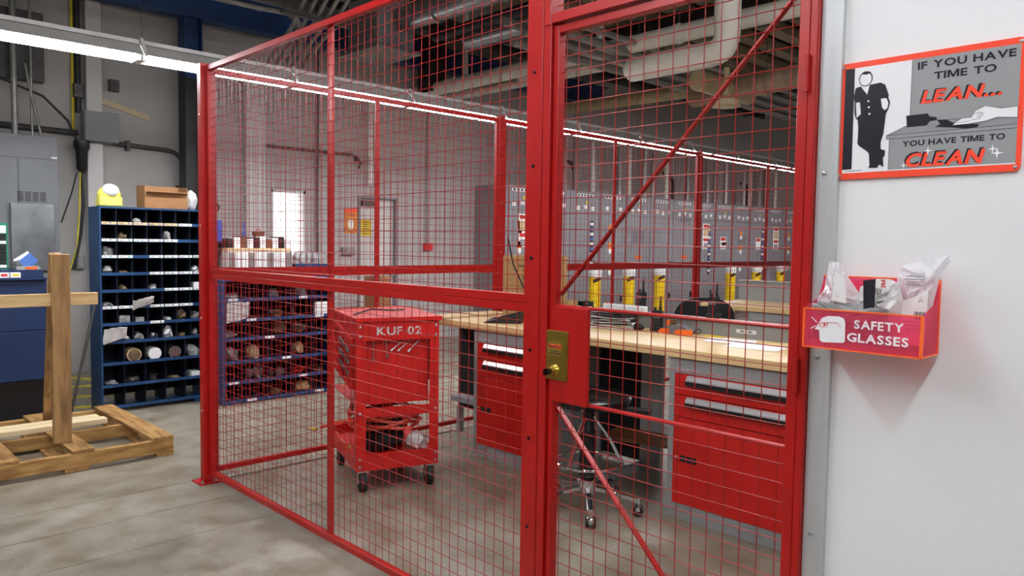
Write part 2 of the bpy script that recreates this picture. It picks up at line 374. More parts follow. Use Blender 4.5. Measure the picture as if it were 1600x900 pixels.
for y,l in ((2.41,'red cage side post behind the tool cart'),(5.385,'red cage side post between the far office chair and switchgear'),(8.375,'red cage side post, third along the receding side'),(11.325,'red cage side post, fourth along the receding side')):
    q=post((.0,y,0),l)
    for z in (.5,1.05,1.4,1.8): MB().lathe([(.006,0),(.006,.004),(.002,.005)],(.025,.0,z),8,'x').build('screw','zinc',q)
# door-side post: tube, cover strip and black screws
dp=thing('cage_post','wide red cage post with black screws beside the lock','post',(2.737,0,0))
B((0,-.024,0),(.050,.026,3.0)).build('tube','red',dp,bevel=.002)
B((.050,-.020,0),(.060,.02,3.0)).build('filler_strip','red',dp)
B((.060,-.030,0),(.092,.03,3.0)).build('door_jamb','red',dp,bevel=.002)
for z in (.19,.497,.806,1.111,1.424,1.733,2.043,2.35): MB().lathe([(.0062,0),(.006,-.003),(.003,-.004)],(.013,-.024,z),10,'y').build('screw','blackbolt',dp)
hp=thing('cage_post','red hinge post of the cage door against the aluminium channel','post',(3.690,0,0))
B((0,-.022,0),(.020,.03,3.0)).build('tube','red',hp,bevel=.002)
for z in (.35,1.15,1.9):
    h=MB().cyl((-.002,-.028,z-.045),(-.002,-.028,z+.045),.007,10).build('hinge','red',hp,smooth=True)
# door leaf
DZ0,DZ1=.06,2.180; DX0,DX1=2.831,3.688; xl,xr=2.852,3.660
dr=thing('mesh_gate','red mesh cage door with brass lock and diagonal braces','door',(DX0,0,DZ0))
def D(u0,u1,v0,v1,w0=-.016,w1=.016): return B((u0-DX0,w0,v0-DZ0),(u1-DX0,w1,v1-DZ0))
D(DX0,xl,DZ0,DZ1,-.018).build('lock_stile','red',dr,bevel=.002); D(xr,DX1,DZ0,DZ1,-.018).build('hinge_stile','red',dr,bevel=.002)
D(xl,xr,DZ1-.026,DZ1).build('top_rail','red',dr,bevel=.002); D(xl,xr,DZ0,DZ0+.03).build('bottom_rail','red',dr,bevel=.002)
for z in (1.268,.957): MB().tube([(xl-DX0,-.006,z-DZ0),(xr-DX0,-.006,z-DZ0)],.0055,8).build('crossbar','red',dr,smooth=True)
MB().beam((2.855-DX0,.010,1.302-DZ0),(3.662-DX0,.010,2.134-DZ0),.019,.006,side=(0,1,0)).build('diagonal_brace','red',dr)
MB().beam((2.853-DX0,.010,.925-DZ0),(3.662-DX0,.010,.105-DZ0),.019,.006,side=(0,1,0)).build('diagonal_brace','red',dr)
for o in (dr.children[-1],dr.children[-2]): pass
wires(.012,xr-DX0+.01,.015,DZ1-DZ0-.015,2.8717-DX0,2.0793-DZ0,'wire_mesh',dr)
lp=D(2.848,3.000,.952,1.266,-.021,-.007).build('lock_panel','red',dr,bevel=.0012)
br=D(2.824,2.920,1.024,1.188,-.026,-.019).build('lock_plate','brass',dr,bevel=.0015)
b2=D(2.829,2.915,1.029,1.183,-.0275,-.026).build('raised_field','brass',br)
ff=lambda u,v:(u-DX0,-.0279,v-DZ0)
flat('maker_label','brassdark',br,[(2.837,1.105),(2.898,1.105),(2.898,1.153),(2.837,1.153)],ff)
f2=lambda u,v:(u-DX0,-.0282,v-DZ0)
flat('label_band','orangeprint',br,[(2.839,1.129),(2.896,1.129),(2.896,1.143),(2.839,1.143)],f2)
f3=lambda u,v:(u-DX0,-.0285,v-DZ0)
text('BeastWire','blackprint',br,2.842,2.893,1.130,1.142,f3,bold=.03)
flat('small_print','blackprint',br,[(2.848,1.119),(2.884,1.119),(2.884,1.121),(2.848,1.121)],f3); flat('small_print','blackprint',br,[(2.841,1.112),(2.895,1.112),(2.895,1.114),(2.841,1.114)],f3)
kn=MB().lathe([(.021,-.026),(.021,-.030),(.017,-.033),(.013,-.05),(.008,-.052)],(2.868-DX0,0,1.056-DZ0),18,'y').build('lock_knob','brass',dr,smooth=True)
MB().lathe([(.006,-.052),(.011,-.056),(.011,-.066),(.004,-.068)],(2.868-DX0,0,1.056-DZ0),10,'y').build('keyway','blackbolt',kn)
MB().box((2.866-DX0,-.082,1.046-DZ0),(2.870-DX0,-.066,1.066-DZ0)).build('key','blackbolt',kn)
# transom above the door
tp=thing('fence_section','red mesh transom panel above the cage door','fence panel',(2.80,0,2.186))
TZ=.8
B((.029,-.03,0),(.888,.02,.032)).build('bottom_rail','red',tp,bevel=.002); B((.0,-.034,-.004),(.028,-.030,TZ)).build('side_rail','red',tp,bevel=.001)
B((.868,-.03,.032),(.888,.02,TZ)).build('side_rail','red',tp); B((.029,-.02,TZ-.03),(.868,.02,TZ)).build('top_rail','red',tp)
wires(.03,.87,.016,TZ-.015,.0717,.06,'wire_mesh',tp)
# ================================================================== SIGN AND GLASSES BOX ON THE OFFICE WALL
sg=thing('safety_sign','red-bordered sign reading IF YOU HAVE TIME TO LEAN, screwed to the office wall','sign',(3.76,0,1.637))
SX,SZ=3.76,1.637
def rrect(x0,x1,z0,z1,r,n=5):
    pts=[]
    for cx,cz,a0 in ((x1-r,z0+r,-90),(x1-r,z1-r,0),(x0+r,z1-r,90),(x0+r,z0+r,180)):
        for i in range(n+1):
            a=math.radians(a0+90*i/n); pts.append((cx+r*math.cos(a)-SX,cz+r*math.sin(a)-SZ))
    return pts
MB().prism(rrect(3.7615,4.141,1.637,1.912,.012),-.007,-.001,'y').build('plate','signred',sg)
def lay(k): return lambda u,v:(u-SX,-.0072-.00025*k,v-SZ)
flat('white_field','signwhite',sg,[(3.7747,1.652),(4.132,1.652),(4.132,1.8985),(3.7747,1.8985)],lay(0))
flat('grey_field','signgrey',sg,[(3.9234,1.7515),(4.132,1.7515),(4.132,1.8985),(3.9234,1.8985)],lay(1))
flat('grey_field','signgrey',sg,[(3.8807,1.6545),(4.132,1.6545),(4.132,1.733),(3.8807,1.733)],lay(1))
flat('counter_top','signgrey2',sg,[(3.874,1.7332),(4.132,1.7342),(4.132,1.7512),(3.9161,1.7515)],lay(2))
flat('counter_edge','signgrey',sg,[(3.874,1.7249),(4.132,1.7263),(4.132,1.7342),(3.874,1.7332)],lay(2))
def stroke(a,b,w,k=3): 
    d=Vector((b[0]-a[0],b[1]-a[1])); n=Vector((-d.y,d.x)).normalized()*w/2
    flat('outline','signblack',sg,[(a[0]+n.x,a[1]+n.y),(b[0]+n.x,b[1]+n.y),(b[0]-n.x,b[1]-n.y),(a[0]-n.x,a[1]-n.y)],lay(k))
for a,b in (((3.874,1.7332),(4.132,1.7342)),((3.874,1.7249),(4.132,1.7263)),((3.874,1.7249),(3.874,1.7332)),((3.874,1.7332),(3.9161,1.7515)),((3.8807,1.6545),(3.8807,1.725)),((3.9234,1.775),(3.9234,1.8985)),((3.99,1.757),(4.03,1.756))): stroke(a,b,.0009)
flat('black_pillar','signblack',sg,[(3.7747,1.8985),(3.7963,1.8985),(3.7975,1.6607),(3.775,1.6602)],lay(2))
body=[(3.8269,1.8328),(3.8318,1.8552),(3.8561,1.8569),(3.8663,1.8511),(3.871,1.8388),(3.8758,1.825),(3.8745,1.8205),(3.879,1.81),(3.877,1.797),(3.8705,1.7833),(3.8697,1.7688),(3.8668,1.7368),(3.8618,1.7195),(3.8625,1.7033),(3.8726,1.6995),(3.8717,1.6864),(3.8684,1.6837),(3.8699,1.6614),(3.8611,1.6679),(3.857,1.6637),(3.8585,1.6606),(3.8368,1.6614),(3.8386,1.6678),(3.8363,1.6949),(3.8308,1.7013),(3.8126,1.7147),(3.8088,1.721),(3.8094,1.7571),(3.8072,1.7753),(3.8025,1.7803),(3.799,1.7943),(3.7985,1.8183),(3.796,1.8307),(3.7997,1.8513),(3.8114,1.8542)]
flat('leaning_figure','signblack',sg,body,lay(3))
flat('arm','signwhite',sg,[(3.8017,1.8165),(3.8108,1.8178),(3.8143,1.7896),(3.8046,1.781)],lay(4))
flat('arm','signwhite',sg,[(3.8583,1.8193),(3.8704,1.8196),(3.8753,1.8091),(3.8744,1.7981),(3.8682,1.7918),(3.8619,1.799)],lay(4))
def ell(cx,cz,a,b,n=20): return [(cx+a*math.cos(2*math.pi*i/n),cz+b*math.sin(2*math.pi*i/n)) for i in range(n)]
flat('head_outline','signblack',sg,ell(3.8222,1.8705,.0155,.0175),lay(4)); flat('head','signwhite',sg,ell(3.8222,1.8698,.0135,.0150),lay(5))
flat('hair','signblack',sg,ell(3.8230,1.8836,.010,.0036),lay(6))
for u,v in ((3.8304,1.8175),(3.8319,1.8031),(3.834,1.7874)): flat('button','signwhite',sg,ell(u,v,.0028,.0022,8),lay(4))
flat('bottle','signblack',sg,[(3.9152,1.7741),(3.96,1.7748),(3.964,1.7673),(3.9786,1.7644),(3.9794,1.7578),(3.9652,1.7574),(3.959,1.7481),(3.9177,1.7479)],lay(4))
flat('spill','signblack',sg,[(3.9794,1.7587),(3.9999,1.7565),(4.0129,1.7482),(4.0623,1.7405),(4.0601,1.7353),(4.0408,1.7331),(4.0057,1.7393),(3.9749,1.7431),(3.9863,1.7482)],lay(4))
hand=[(4.0106,1.7435),(4.0275,1.7563),(4.0471,1.757),(4.0538,1.7698),(4.0725,1.7784),(4.1011,1.7697),(4.132,1.7706),(4.132,1.7476),(4.0949,1.7518),(4.074,1.746),(4.0452,1.7436)]
flat('hand','signwhite',sg,hand,lay(5))
for i in range(len(hand)-1): stroke(hand[i],hand[i+1],.0008,6)
for a,b in (((4.052,1.764),(4.062,1.766)),((4.062,1.766),(4.070,1.762)),((4.070,1.762),(4.062,1.752)),((4.062,1.752),(4.048,1.751)),((4.06,1.765),(4.058,1.754)),((4.065,1.764),(4.062,1.753)),((4.02,1.747),(4.045,1.749))): stroke(a,b,.0007,6)
text('IF YOU HAVE','signblack',sg,3.9352,4.1241,1.8735,1.8905,lay(3),bold=.03)
text('TIME TO','signblack',sg,3.9691,4.0898,1.8475,1.8645,lay(3),bold=.03)
text('LEAN...','signblack',sg,3.9415,4.0985,1.7985,1.8275,lay(3),shear=.22,bold=.045); text('LEAN...','signred',sg,3.9445,4.1022,1.797,1.8255,lay(4),shear=.22,bold=.034)
text('YOU HAVE TIME TO','signblack',sg,3.9093,4.1115,1.7045,1.7178,lay(3),bold=.03)
text('CLEAN','signblack',sg,3.9155,4.0735,1.6595,1.6915,lay(3),shear=.22,bold=.045); text('CLEAN','signred',sg,3.9188,4.0768,1.657,1.6885,lay(4),shear=.22,bold=.034)
for (u,v),r in zip(((3.9641,1.6916),(3.9144,1.6625),(4.0897,1.686),(4.0983,1.6768)),(.010,.009,.010,.013)):
    flat('sparkle','signwhite',sg,[(u+(r if i%2==0 else r*.22)*math.cos(math.pi*i/4),v+(r if i%2==0 else r*.22)*math.sin(math.pi*i/4)) for i in range(8)],lay(6))
flat('fine_print','signblack',sg,[(3.785,1.6555),(3.822,1.6565),(3.822,1.6575),(3.785,1.6565)],lay(2))
for u,v in ((3.770,1.9035),(4.132,1.9035),(3.770,1.6455),(4.132,1.6455)): MB().lathe([(.0042,-.007),(.0036,-.0095),(.001,-.0102)],(u-SX,0,v-SZ),10,'y').build('screw','zinc',sg)
gb=thing('glasses_box','pink acrylic SAFETY GLASSES dispenser box fixed to the office wall','box',(3.746,0,1.24))
GX,GZ=3.746,1.24; GW,GD=.260,.122
B((0,-GD,0),(GW,-GD+.004,.090)).build('front_panel','acr',gb); B((0,-.020,0),(GW,-.017,.165)).build('back_panel','acr',gb)
for x in (0,GW-.004):
    MB().prism([(-GD+.004,0),(-.02,0),(-.02,.155),(-.045,.112),(-GD+.004,.09)],x,x+.004,'x').build('side_panel','acr',gb)
B((0.004,-GD+.004,0),(GW-.004,-.02,.004)).build('bottom_panel','acr',gb)
for lo,hi in (((0,-GD-.001,-.0015),(GW,-GD+.004,.0015)),((0,-GD-.0012,.088),(GW,-GD+.003,.0912)),((GW-.005,-GD-.0015,0),(GW+.001,-GD+.003,.09)),((-.001,-GD-.0015,0),(.003,-GD+.003,.09)),((GW-.003,-GD,-.001),(GW+.001,-.02,.0025)),((GW-.003,-.021,0),(GW+.001,-.0165,.163)),((0,-.021,.163),(GW,-.0165,.166))): B(lo,hi).build('polished_edge','acredge',gb)
gf=lambda u,v:(u-GX,-GD-.0009,v-GZ)
text('SAFETY','signwhite',gb,3.8634,3.9683,1.2915,1.3115,gf,bold=.03); text('GLASSES','signwhite',gb,3.8488,3.979,1.261,1.2815,gf,bold=.03)
flat('head_icon','signwhite',gb,[(3.784,1.2994),(3.7902,1.3099),(3.8033,1.3152),(3.8293,1.3163),(3.8407,1.3123),(3.8437,1.3029),(3.8444,1.2607),(3.8398,1.2563),(3.7924,1.2537),(3.7866,1.2581),(3.7847,1.2812),(3.7738,1.2825)],gf)
g2=lambda u,v:(u-GX,-GD-.0014,v-GZ)
flat('goggle_icon','redprint',gb,[(3.784,1.2978),(3.8055,1.3012),(3.8026,1.2911),(3.7911,1.2884),(3.7836,1.2911)],g2)
g3=lambda u,v:(u-GX,-GD-.0018,v-GZ); flat('goggle_lens','signwhite',gb,[(3.7865,1.2965),(3.803,1.2995),(3.801,1.2920),(3.7910,1.2898),(3.7860,1.2920)],g3); flat('eye','redprint',gb,ell(3.797,1.2955,.003,.003,10),lambda u,v:(u-GX,-GD-.0021,v-GZ))
flat('goggle_strap','redprint',gb,[(3.805,1.3012),(3.826,1.3015),(3.8345,1.2925),(3.8335,1.2915),(3.8255,1.3000),(3.805,1.2998)],g2)
for a,b in (((3.7655,1.3105),(3.7785,1.2985)),((3.764,1.283),(3.775,1.290))):
    d=Vector((b[0]-a[0],b[1]-a[1])); n=Vector((-d.y,d.x)).normalized()*.0012
    flat('arrow_icon','signwhite',gb,[(a[0]+n.x,a[1]+n.y),(b[0]+n.x,b[1]+n.y),(b[0]-n.x,b[1]-n.y),(a[0]-n.x,a[1]-n.y)],gf)
def sheetbag(name,label,poly,y,th,mat,seed,cat='bag'):
    """crumpled flat packet: grid inside an outline, puffed and creased"""
    rnd=random.Random(seed); us=[p[0] for p in poly]; cu=sum(us)/len(us); cv=sum(p[1] for p in poly)/len(poly)
    m=MB(); ring=len(poly); R=5; m.v.append((cu,y-th,cv)); 
    for k in range(1,R+1):
        for (u,v) in poly:
            t=k/R; m.v.append((cu+(u-cu)*t+rnd.uniform(-.002,.002),y-th*(1-t**2)+rnd.uniform(-1,1)*th*.35*(1 if k<R else .2),cv+(v-cv)*t+rnd.uniform(-.002,.002)))
    nf=len(m.v); off=nf
    for i in range(ring): m.f.append((0,1+i,1+(i+1)%ring))
    for k in range(R-1):
        for i in range(ring): a=1+k*ring; m.f.append((a+i,a+ring+i,a+ring+(i+1)%ring,a+(i+1)%ring))
    bk=[(u,y+.004,v) for u,v in poly]; n=len(m.v); m.v+=bk
    last=1+(R-1)*ring
    for i in range(ring): m.f.append((last+i,n+i,n+(i+1)%ring,last+(i+1)%ring))
    m.f.append(tuple(n+i for i in range(ring)))
    return tag(m.build(name,mat),label,cat)
def dens(poly,n=3):
    out=[]
    for i in range(len(poly)):
        a,b=poly[i],poly[(i+1)%len(poly)]
        for k in range(n): out.append((a[0]+(b[0]-a[0])*k/n,a[1]+(b[1]-a[1])*k/n))
    return out
bg=sheetbag('glasses_packet','crumpled clear packet on the left of the safety glasses box',dens([(3.757,1.256),(3.838,1.256),(3.862,1.345),(3.85,1.372),(3.826,1.405),(3.805,1.438),(3.782,1.44),(3.770,1.37),(3.757,1.35)]),-.075,.022,'clearbag',3)
lb=flat('care_label','paper',bg,[(3.800,1.35),(3.835,1.345),(3.828,1.405),(3.806,1.42)],lambda u,v:(u,-.099,v))
bg2=sheetbag('glasses_packet','white packet with black band in the middle of the safety glasses box',dens([(3.836,1.256),(3.94,1.256),(3.945,1.36),(3.936,1.395),(3.915,1.404),(3.882,1.402),(3.855,1.382),(3.836,1.345)]),-.070,.020,'bagwhite',5)
flat('black_band','blackprint',bg2,[(3.873,1.335),(3.897,1.335),(3.897,1.404),(3.870,1.400)],lambda u,v:(u,-.0985,v))
flat('brand_patch','paper',bg2,[(3.898,1.385),(3.925,1.382),(3.925,1.405),(3.898,1.405)],lambda u,v:(u,-.0985,v))
text('3M','redprint',bg2,-.009,.009,-.005,.005,lambda u,v:(3.914-v,-.0990,1.394+u),bold=.03)
bg3=sheetbag('glasses_packet','tall clear packet with barcode on the right of the safety glasses box',dens([(3.932,1.256),(3.998,1.256),(4.0,1.36),(4.012,1.42),(4.03,1.448),(4.024,1.46),(3.99,1.445),(3.935,1.438),(3.925,1.41)]),-.045,.018,'clearbag',9)
flat('info_label','paper',bg3,[(3.936,1.26),(3.994,1.26),(3.996,1.385),(3.965,1.365),(3.936,1.355)],lambda u,v:(u,-.0665,v))
for k in range(7): flat('barcode_bar','blackprint',bg3,[(3.970+k*.0034,1.318),(3.9715+k*.0034+.0006*(k%2),1.318),(3.9715+k*.0034+.0006*(k%2),1.335),(3.970+k*.0034,1.335)],lambda u,v:(u,-.067,v))
for k,z in enumerate((1.311,1.303,1.295,1.405,1.411,1.399,1.393)): flat('print_line','signgrey2',bg3,[(3.945+.004*(k%3),z),(3.988,z),(3.988,z+.0022),(3.945+.004*(k%3),z+.0022)],lambda u,v:(u,-.067,v))
sheetbag('glasses_packet','low grey packet lying across the front of the safety glasses box',dens([(3.752,1.256),(3.93,1.256),(3.925,1.338),(3.87,1.346),(3.77,1.345),(3.752,1.338)]),-.096,.010,'baggrey',11)
# ================================================================== LIGHT FIXTURES
def fixture(label,loc):
    t=thing('fluorescent_fixture',label,'light',loc,0,'fluorescent strip lights'); L_=1.185
    MB().prism([(-.12,.035),(-.045,.118),(.045,.118),(.12,.035),(.117,.035),(.043,.114),(-.043,.114),(-.117,.035)],0,L_,'y').build('reflector','hood',t)
    B((-.04,.05,.085),(.04,L_-.05,.112)).build('ballast_box','white',t)
    B((-.024,0,.128),(.024,L_,.158)).build('channel','strut',t)
    for y in (.2,.6,1.0): B((-.012,y,.118),(.012,y+.03,.128)).build('channel_clip','zinc',t)
    for s in (-1,1):
        MB().tube([(s*.05,.03,.03),(s*.05,L_-.03,.03)],.024,10).build('tube','tube',t)
    for y in (.004,L_-.028):
        B((-.075,y,.004),(.075,y+.024,.085)).build('lamp_holder','white',t)
    MB().prism([(-.126,.028),(-.122,.028),(-.03,.16),(.03,.16),(.122,.028),(.126,.028),(.034,.172),(-.034,.172)],.0,.022,'y').build('hanger_clamp','white',t)
    MB().tube([(0,.02,.17),(0,.02,5.18-loc[2])],.0025,5).build('hanger_wire','conduitdark',t)
    return t
RX,RZ=-1.33,2.735
f0=fixture('fluorescent strip light at the left end of the long overhead row',(RX,-2.31,RZ))
Yf=-2.31
for k in range(1,15):
    Yf+=1.19
    c=dup(f0,(RX,Yf,RZ),'%s fluorescent strip light from the left in the long overhead row'%ORD[k])
for i,(x,y) in enumerate(((2.2,1.16),(2.2,-1.22),(2.2,-2.41),(2.2,-3.6),(4.9,-1.75),(4.9,-2.94),(4.9,-4.13),(4.9,-5.32),(3.9,.4),(3.9,1.59),(3.9,2.78))):  # unseen lamps, added to brighten the near side, office wall and bench
    q=dup(f0,(x,y,3.15),'%s added overhead strip light on the near side of the cage, out of view'%ORD[i] if y<0 else '%s added bare strip light without reflector above the workbench, out of view'%ORD[i])
    if y>0:  # added lamps lose their reflectors so they light the ceiling pipes too
        for c in list(q.children):
            if c.name.startswith('reflector'): bpy.data.objects.remove(c)
# ================================================================== WORKBENCH
BX0,BX1,BY0,BY1=.03,3.62,1.58,2.32
wb=tag(B((BX0,BY0,.875),(BX1,BY1,.925)).build('worktop','maple',bevel=.004),'long maple butcher-block workbench top inside the cage','worktop')
rs=thing('bench_riser','low grey steel riser along the back of the workbench','riser',(BX0,BY1,.925))
B((.7,-.03,0),(BX1-BX0,-.005,.088)).build('back_plate','greyriser',rs); B((.7,-.06,.088),(BX1-BX0,.07,.096)).build('ledge','pilaster',rs)
B((2.20,-.034,.030),(2.33,-.03,.052)).build('outlet_strip','paper',rs); 
for u in (2.24,2.29): B((u-.012,-.036,.036),(u+.012,-.034,.046)).build('outlet','greygear2',rs)
def drawer_unit(loc,w,label):
    t=thing('drawer_cabinet',label,'cabinet',loc); H=.868; dpt=.68
    B((0,.012,.0),(w,dpt,H)).build('body','greycab',t)
    fr=MB().box((0,0,0),(.035,.012,H)).box((w-.035,0,0),(w,.012,H)).box((.035,0,H-.075),(w-.035,.012,H)).box((.035,0,0),(w-.035,.012,.085)).build('face_frame','greycab',t)
    zs=((.680,.790),(.560,.675)); 
    for z0,z1 in zs:
        d=B((.038,-.006,z0),(w-.038,.012,z1)).build('drawer','redcab',t,bevel=.001)
        MB().prism([(-.030,z1-.048),(-.006,z1-.048),(-.006,z1-.004),(-.014,z1-.004),(-.030,z1-.024)],.12,w-.06,'x').build('handle','brushed',d)
        B((.118,-.032,z1-.056),(w-.058,-.026,z1-.032)).build('handle_lip','black',d)
    d=B((.038,-.006,.088),(w-.038,.012,.555)).build('door','redcab',t,bevel=.001)
    for a,b in ((.085,.120),(.126,.185)):
        B((a,-.0075,.318),(b,-.004,.352)).build('recessed_pull','black',d); B((a+.004,-.0085,.330),(b-.004,-.007,.345)).build('pull_slot','grating',d)
    MB().lathe([(.007,0),(.007,-.006),(.003,-.008)],(.06,-.006,.338),10,'y').build('lock','zinc',d)
    text('EQUIPTO','pilaster',t,.045,.17,H-.065,H-.045,lambda u,v:(u,-.001,v),name='nameplate')
    return t
drawer_unit((.625,1.60,0),.60,'red and grey drawer cabinet under the bench left of the stool')
drawer_unit((2.225,1.60,0),.74,'red and grey drawer cabinet under the bench right of the stool')
lg=thing('bench_support','grey steel panel leg under the bench behind the stool','leg',(1.605,2.2,0))
B((0,0,0),(.16,.03,.86)).build('panel','greycab',lg); B((0,-.45,0),(.04,0,.05)).build('foot','greycab',lg)
kb=thing('modesty_board','black modesty panel closing the knee space under the bench','panel',(1.22,2.24,.0))
B((0,0,.04),(.38,.02,.86)).build('panel','blackcloth',kb); B((0,-.02,0),(.03,.02,.22)).build('leg','greycab',kb)
kb2=thing('modesty_board','black back panel under the left end of the bench','panel',(.05,1.95,0))
B((0,0,.20),(.57,.02,.86)).build('panel','blackcloth',kb2); B((0,-.02,0),(.03,.03,.2)).build('leg','greycab',kb2); B((.03,-.1,.26),(.57,0,.30)).build('stringer','greycab',kb2)
tag(MB().beam((1.62,1.86,.30),(2.16,2.0,.30),.02,.26,side=(0,0,1)).build('brown_board','brownwood'),'brown board leaning in the knee space beside the drawer cabinet','board').rotation_euler=(0,0,0)
# things on the bench
TZ_=.9255
def cbox(loc,sz,label,rz=0,txt=()):
    t=thing('cardboard_box',label,'box',loc,rz)
    a,b,c=sz; B((0,0,0),(a,b,c-.003)).build('carton','card2',t,bevel=.002)
    B((.004,b*.02,c-.003),(a-.004,b*.495,c)).build('flap','cardboard',t); B((.004,b*.505,c-.003),(a-.004,b*.98,c)).build('flap','cardboard',t)
    for s,u0,u1,v0,v1 in txt: text(s,'blackprint',t,u0,u1,v0,v1,lambda u,v:(u,-.001,v),bold=.02)
    return t
cbox((.43,2.05,TZ_),(.43,.24,.235),'lower motor carton stacked at the back of the bench',0,(('BALDOR-RELIANCE',.17,.37,.155,.175),('BALDOR',.22,.32,.08,.105)))
cbox((.43,2.05,TZ_+.2355),(.43,.24,.225),'upper BALDOR motor carton at the top of the stack on the bench',0,(('BALDOR-RELIANCE',.17,.37,.14,.158),('INDUSTRIAL MOTOR',.21,.33,.115,.124),('BALDOR',.21,.32,.05,.075)))
cbox((.90,2.13,TZ_),(.12,.10,.15),'small open brown carton beside the stacked motor cartons')
tag(MB().lump((1.04,1.97,TZ_),(.20,.16,.11),21,.25).build('plastic_bag','bagwhite',smooth=True),'clear bag of parts on the bench before the motor cartons','bag')
dpn=thing('dustpan','black dustpan lying on the left of the bench','dustpan',(.62,1.72,TZ_),math.radians(38))
MB().prism([(0,0),(.26,0),(.26,.004),(0,.004)],-.14,.14,'y').build('pan','black',dpn)
for s in (-1,1): MB().prism([(0,.004),(.26,.004),(.26,.07)],s*.14-.004,s*.14+.004,'y').build('side_lip','black',dpn)
B((.252,-.14,.004),(.26,.14,.07)).build('back_lip','black',dpn); MB().tube([(.256,0,.05),(.30,0,.085),(.37,0,.105)],[.014,.018,.016],8).build('handle','black',dpn,smooth=True)
MB().prism([(0,0),(.10,0),(.12,.03),(0,.03)],0,.018).build('wood','steel',None).location=(1.02,1.78,TZ_); tag(bpy.data.objects['wood'],'small steel bracket lying on the bench behind the lock','bracket'); bpy.data.objects['wood'].name='steel_bracket'
ps=thing('power_strip','white power strip resting on the riser ledge of the bench','power strip',(1.20,2.31,1.0225),math.radians(-2))
MB().box((0,-.025,0),(.36,.025,.042)).build('body','white',ps,bevel=.006)
for k in range(6): B((.06+k*.045,-.018,.042),(.09+k*.045,.018,.0435)).build('socket','greygear',ps)
B((.015,-.012,.042),(.04,.012,.047)).build('switch','redprint',ps)
def radio(loc,rz,label):
    t=thing('walkie_talkie',label,'radio',loc,rz)
    B((-.032,-.02,0),(.032,.02,.135)).build('body','black',t,bevel=.005); MB().cyl((.018,0,.135),(.018,0,.155),.010,10).build('antenna_base','black',t)
    MB().tube([(.018,0,.15),(.018,0,.225)],[.0065,.005],8).build('antenna','black',t); MB().cyl((-.016,0,.135),(-.016,0,.152),.009,10).build('knob','black',t)
    for z in (.05,.06,.07): B((-.02,-.0215,z),(.02,-.02,z+.004)).build('speaker_slot','grating',t)
    B((-.022,-.0215,.085),(.022,-.02,.108)).build('screen','greygear2',t)
    B((-.04,-.03,-.012+.012),(.04,.03,.028)).build('charger_cradle','black',t)
    return t
radio((1.735,2.18,TZ_),.3,'black walkie-talkie standing in its charger on the bench')
radio((1.47,2.365,1.0222),-.2,'black walkie-talkie on the riser ledge behind the power strip')
radio((2.03,2.36,1.0222),.1,'black walkie-talkie in front of the far chair back')
cs=thing('tool_case','grey and orange tool case lying on the bench','case',(1.80,2.12,TZ_),math.radians(8)); cs.scale=(.8,.8,.8)
MB().prism([(0,0),(.24,0),(.25,.03),(.16,.075),(.05,.06),(0,.03)],0,.11,'y').build('shell','greygear2',cs)
for a,b in ((-.01,.075),(.125,.27)): MB().prism([(a,-.0),(b,-.0),(b,.042),(a+.02,.038),(a,.02)],-.012,.002,'y').build('orange_guard','orange',cs)
MB().tube([(.26,.05,.03),(.30,.05,.05),(.32,.05,.03),(.30,.05,.012),(.26,.05,.02)],.005,6).build('loop','black',cs)
B((.03,.03,.06),(.065,.07,.10)).build('orange_block','orange',cs); B((.065,.03,.06),(.10,.07,.105)).build('brown_block','brownwood',cs)
def cable(name,label,pts,r,mat):
    return tag(MB().tube(pts,r,6).build(name,mat,smooth=True),label,'cable')
def coil(c,rx,ry,turns,seed,dz=.006):
    rnd=random.Random(seed); out=[]
    for i in range(turns*14+1):
        a=2*math.pi*i/14; k=1+.16*math.sin(a*.37+seed)
        out.append((c[0]+rx*k*math.cos(a)+rnd.uniform(-.006,.006),c[1]+ry*k*math.sin(a)+rnd.uniform(-.006,.006),c[2]+i/14*dz+rnd.uniform(0,.012)))
    return out
cable('power_cable','coiled black power cable tangled on the bench behind the door',coil((1.42,2.14,TZ_+.01),.17,.085,6,2,.014),.0065,'black')
cable('power_cable','grey cable looped among the black cables on the bench',coil((1.46,2.05,TZ_+.008),.16,.06,4,5,.016),.005,'conduit')
cable('power_cable','black cable bundle on the riser ledge by the cartons',coil((1.02,2.30,1.028),.07,.03,5,8),.006,'black')
cable('power_cable','white charging cable lying across the bench',[(1.18,2.02,TZ_+.06),(1.20,1.98,TZ_+.02),(1.26,1.96,TZ_+.006),(1.40,2.02,TZ_+.006),(1.52,2.0,TZ_+.006),(1.62,2.08,TZ_+.006)],.006,'white')
cable('hanging_cable','black cable hanging down in front of the stacked cartons',[(.55,1.98,1.52),(.60,1.99,1.32),(.70,2.0,1.16),(.82,2.02,1.05),(.90,2.02,1.0),(1.05,1.99,.965)],.006,'black')
pw=thing('charger_plug','black and white charger plug lying among the cables','plug',(1.60,2.12,TZ_)); MB().lathe([(.02,0),(.022,.03),(.018,.06),(.006,.075)],(0,0,.022),12,'x').build('body','black',pw,smooth=True); MB().lathe([(.023,-.03),(.024,0),(.02,.004)],(0,0,.024),12,'x').build('end','white',pw)
tag(B((1.15,1.88,TZ_),(1.33,2.03,TZ_+.035)).build('binder','white',bevel=.003),'white binder lying flat beside the lock side of the bench','binder')
pp=MB()
def sheet(x,y,a,w,h,label):
    t=tag(B((-w/2,-h/2,0),(w/2,h/2,.0008)).build('paper_sheet','paper'),label,'paper'); t.location=(x,y,TZ_+random.uniform(.0002,.002)); t.rotation_euler=(0,0,a)
sheet(2.30,2.10,.35,.28,.216,'white paper sheet lying near the riser on the bench'); sheet(2.52,1.98,.15,.30,.22,'white paper sheet nearest the bench front at the right')
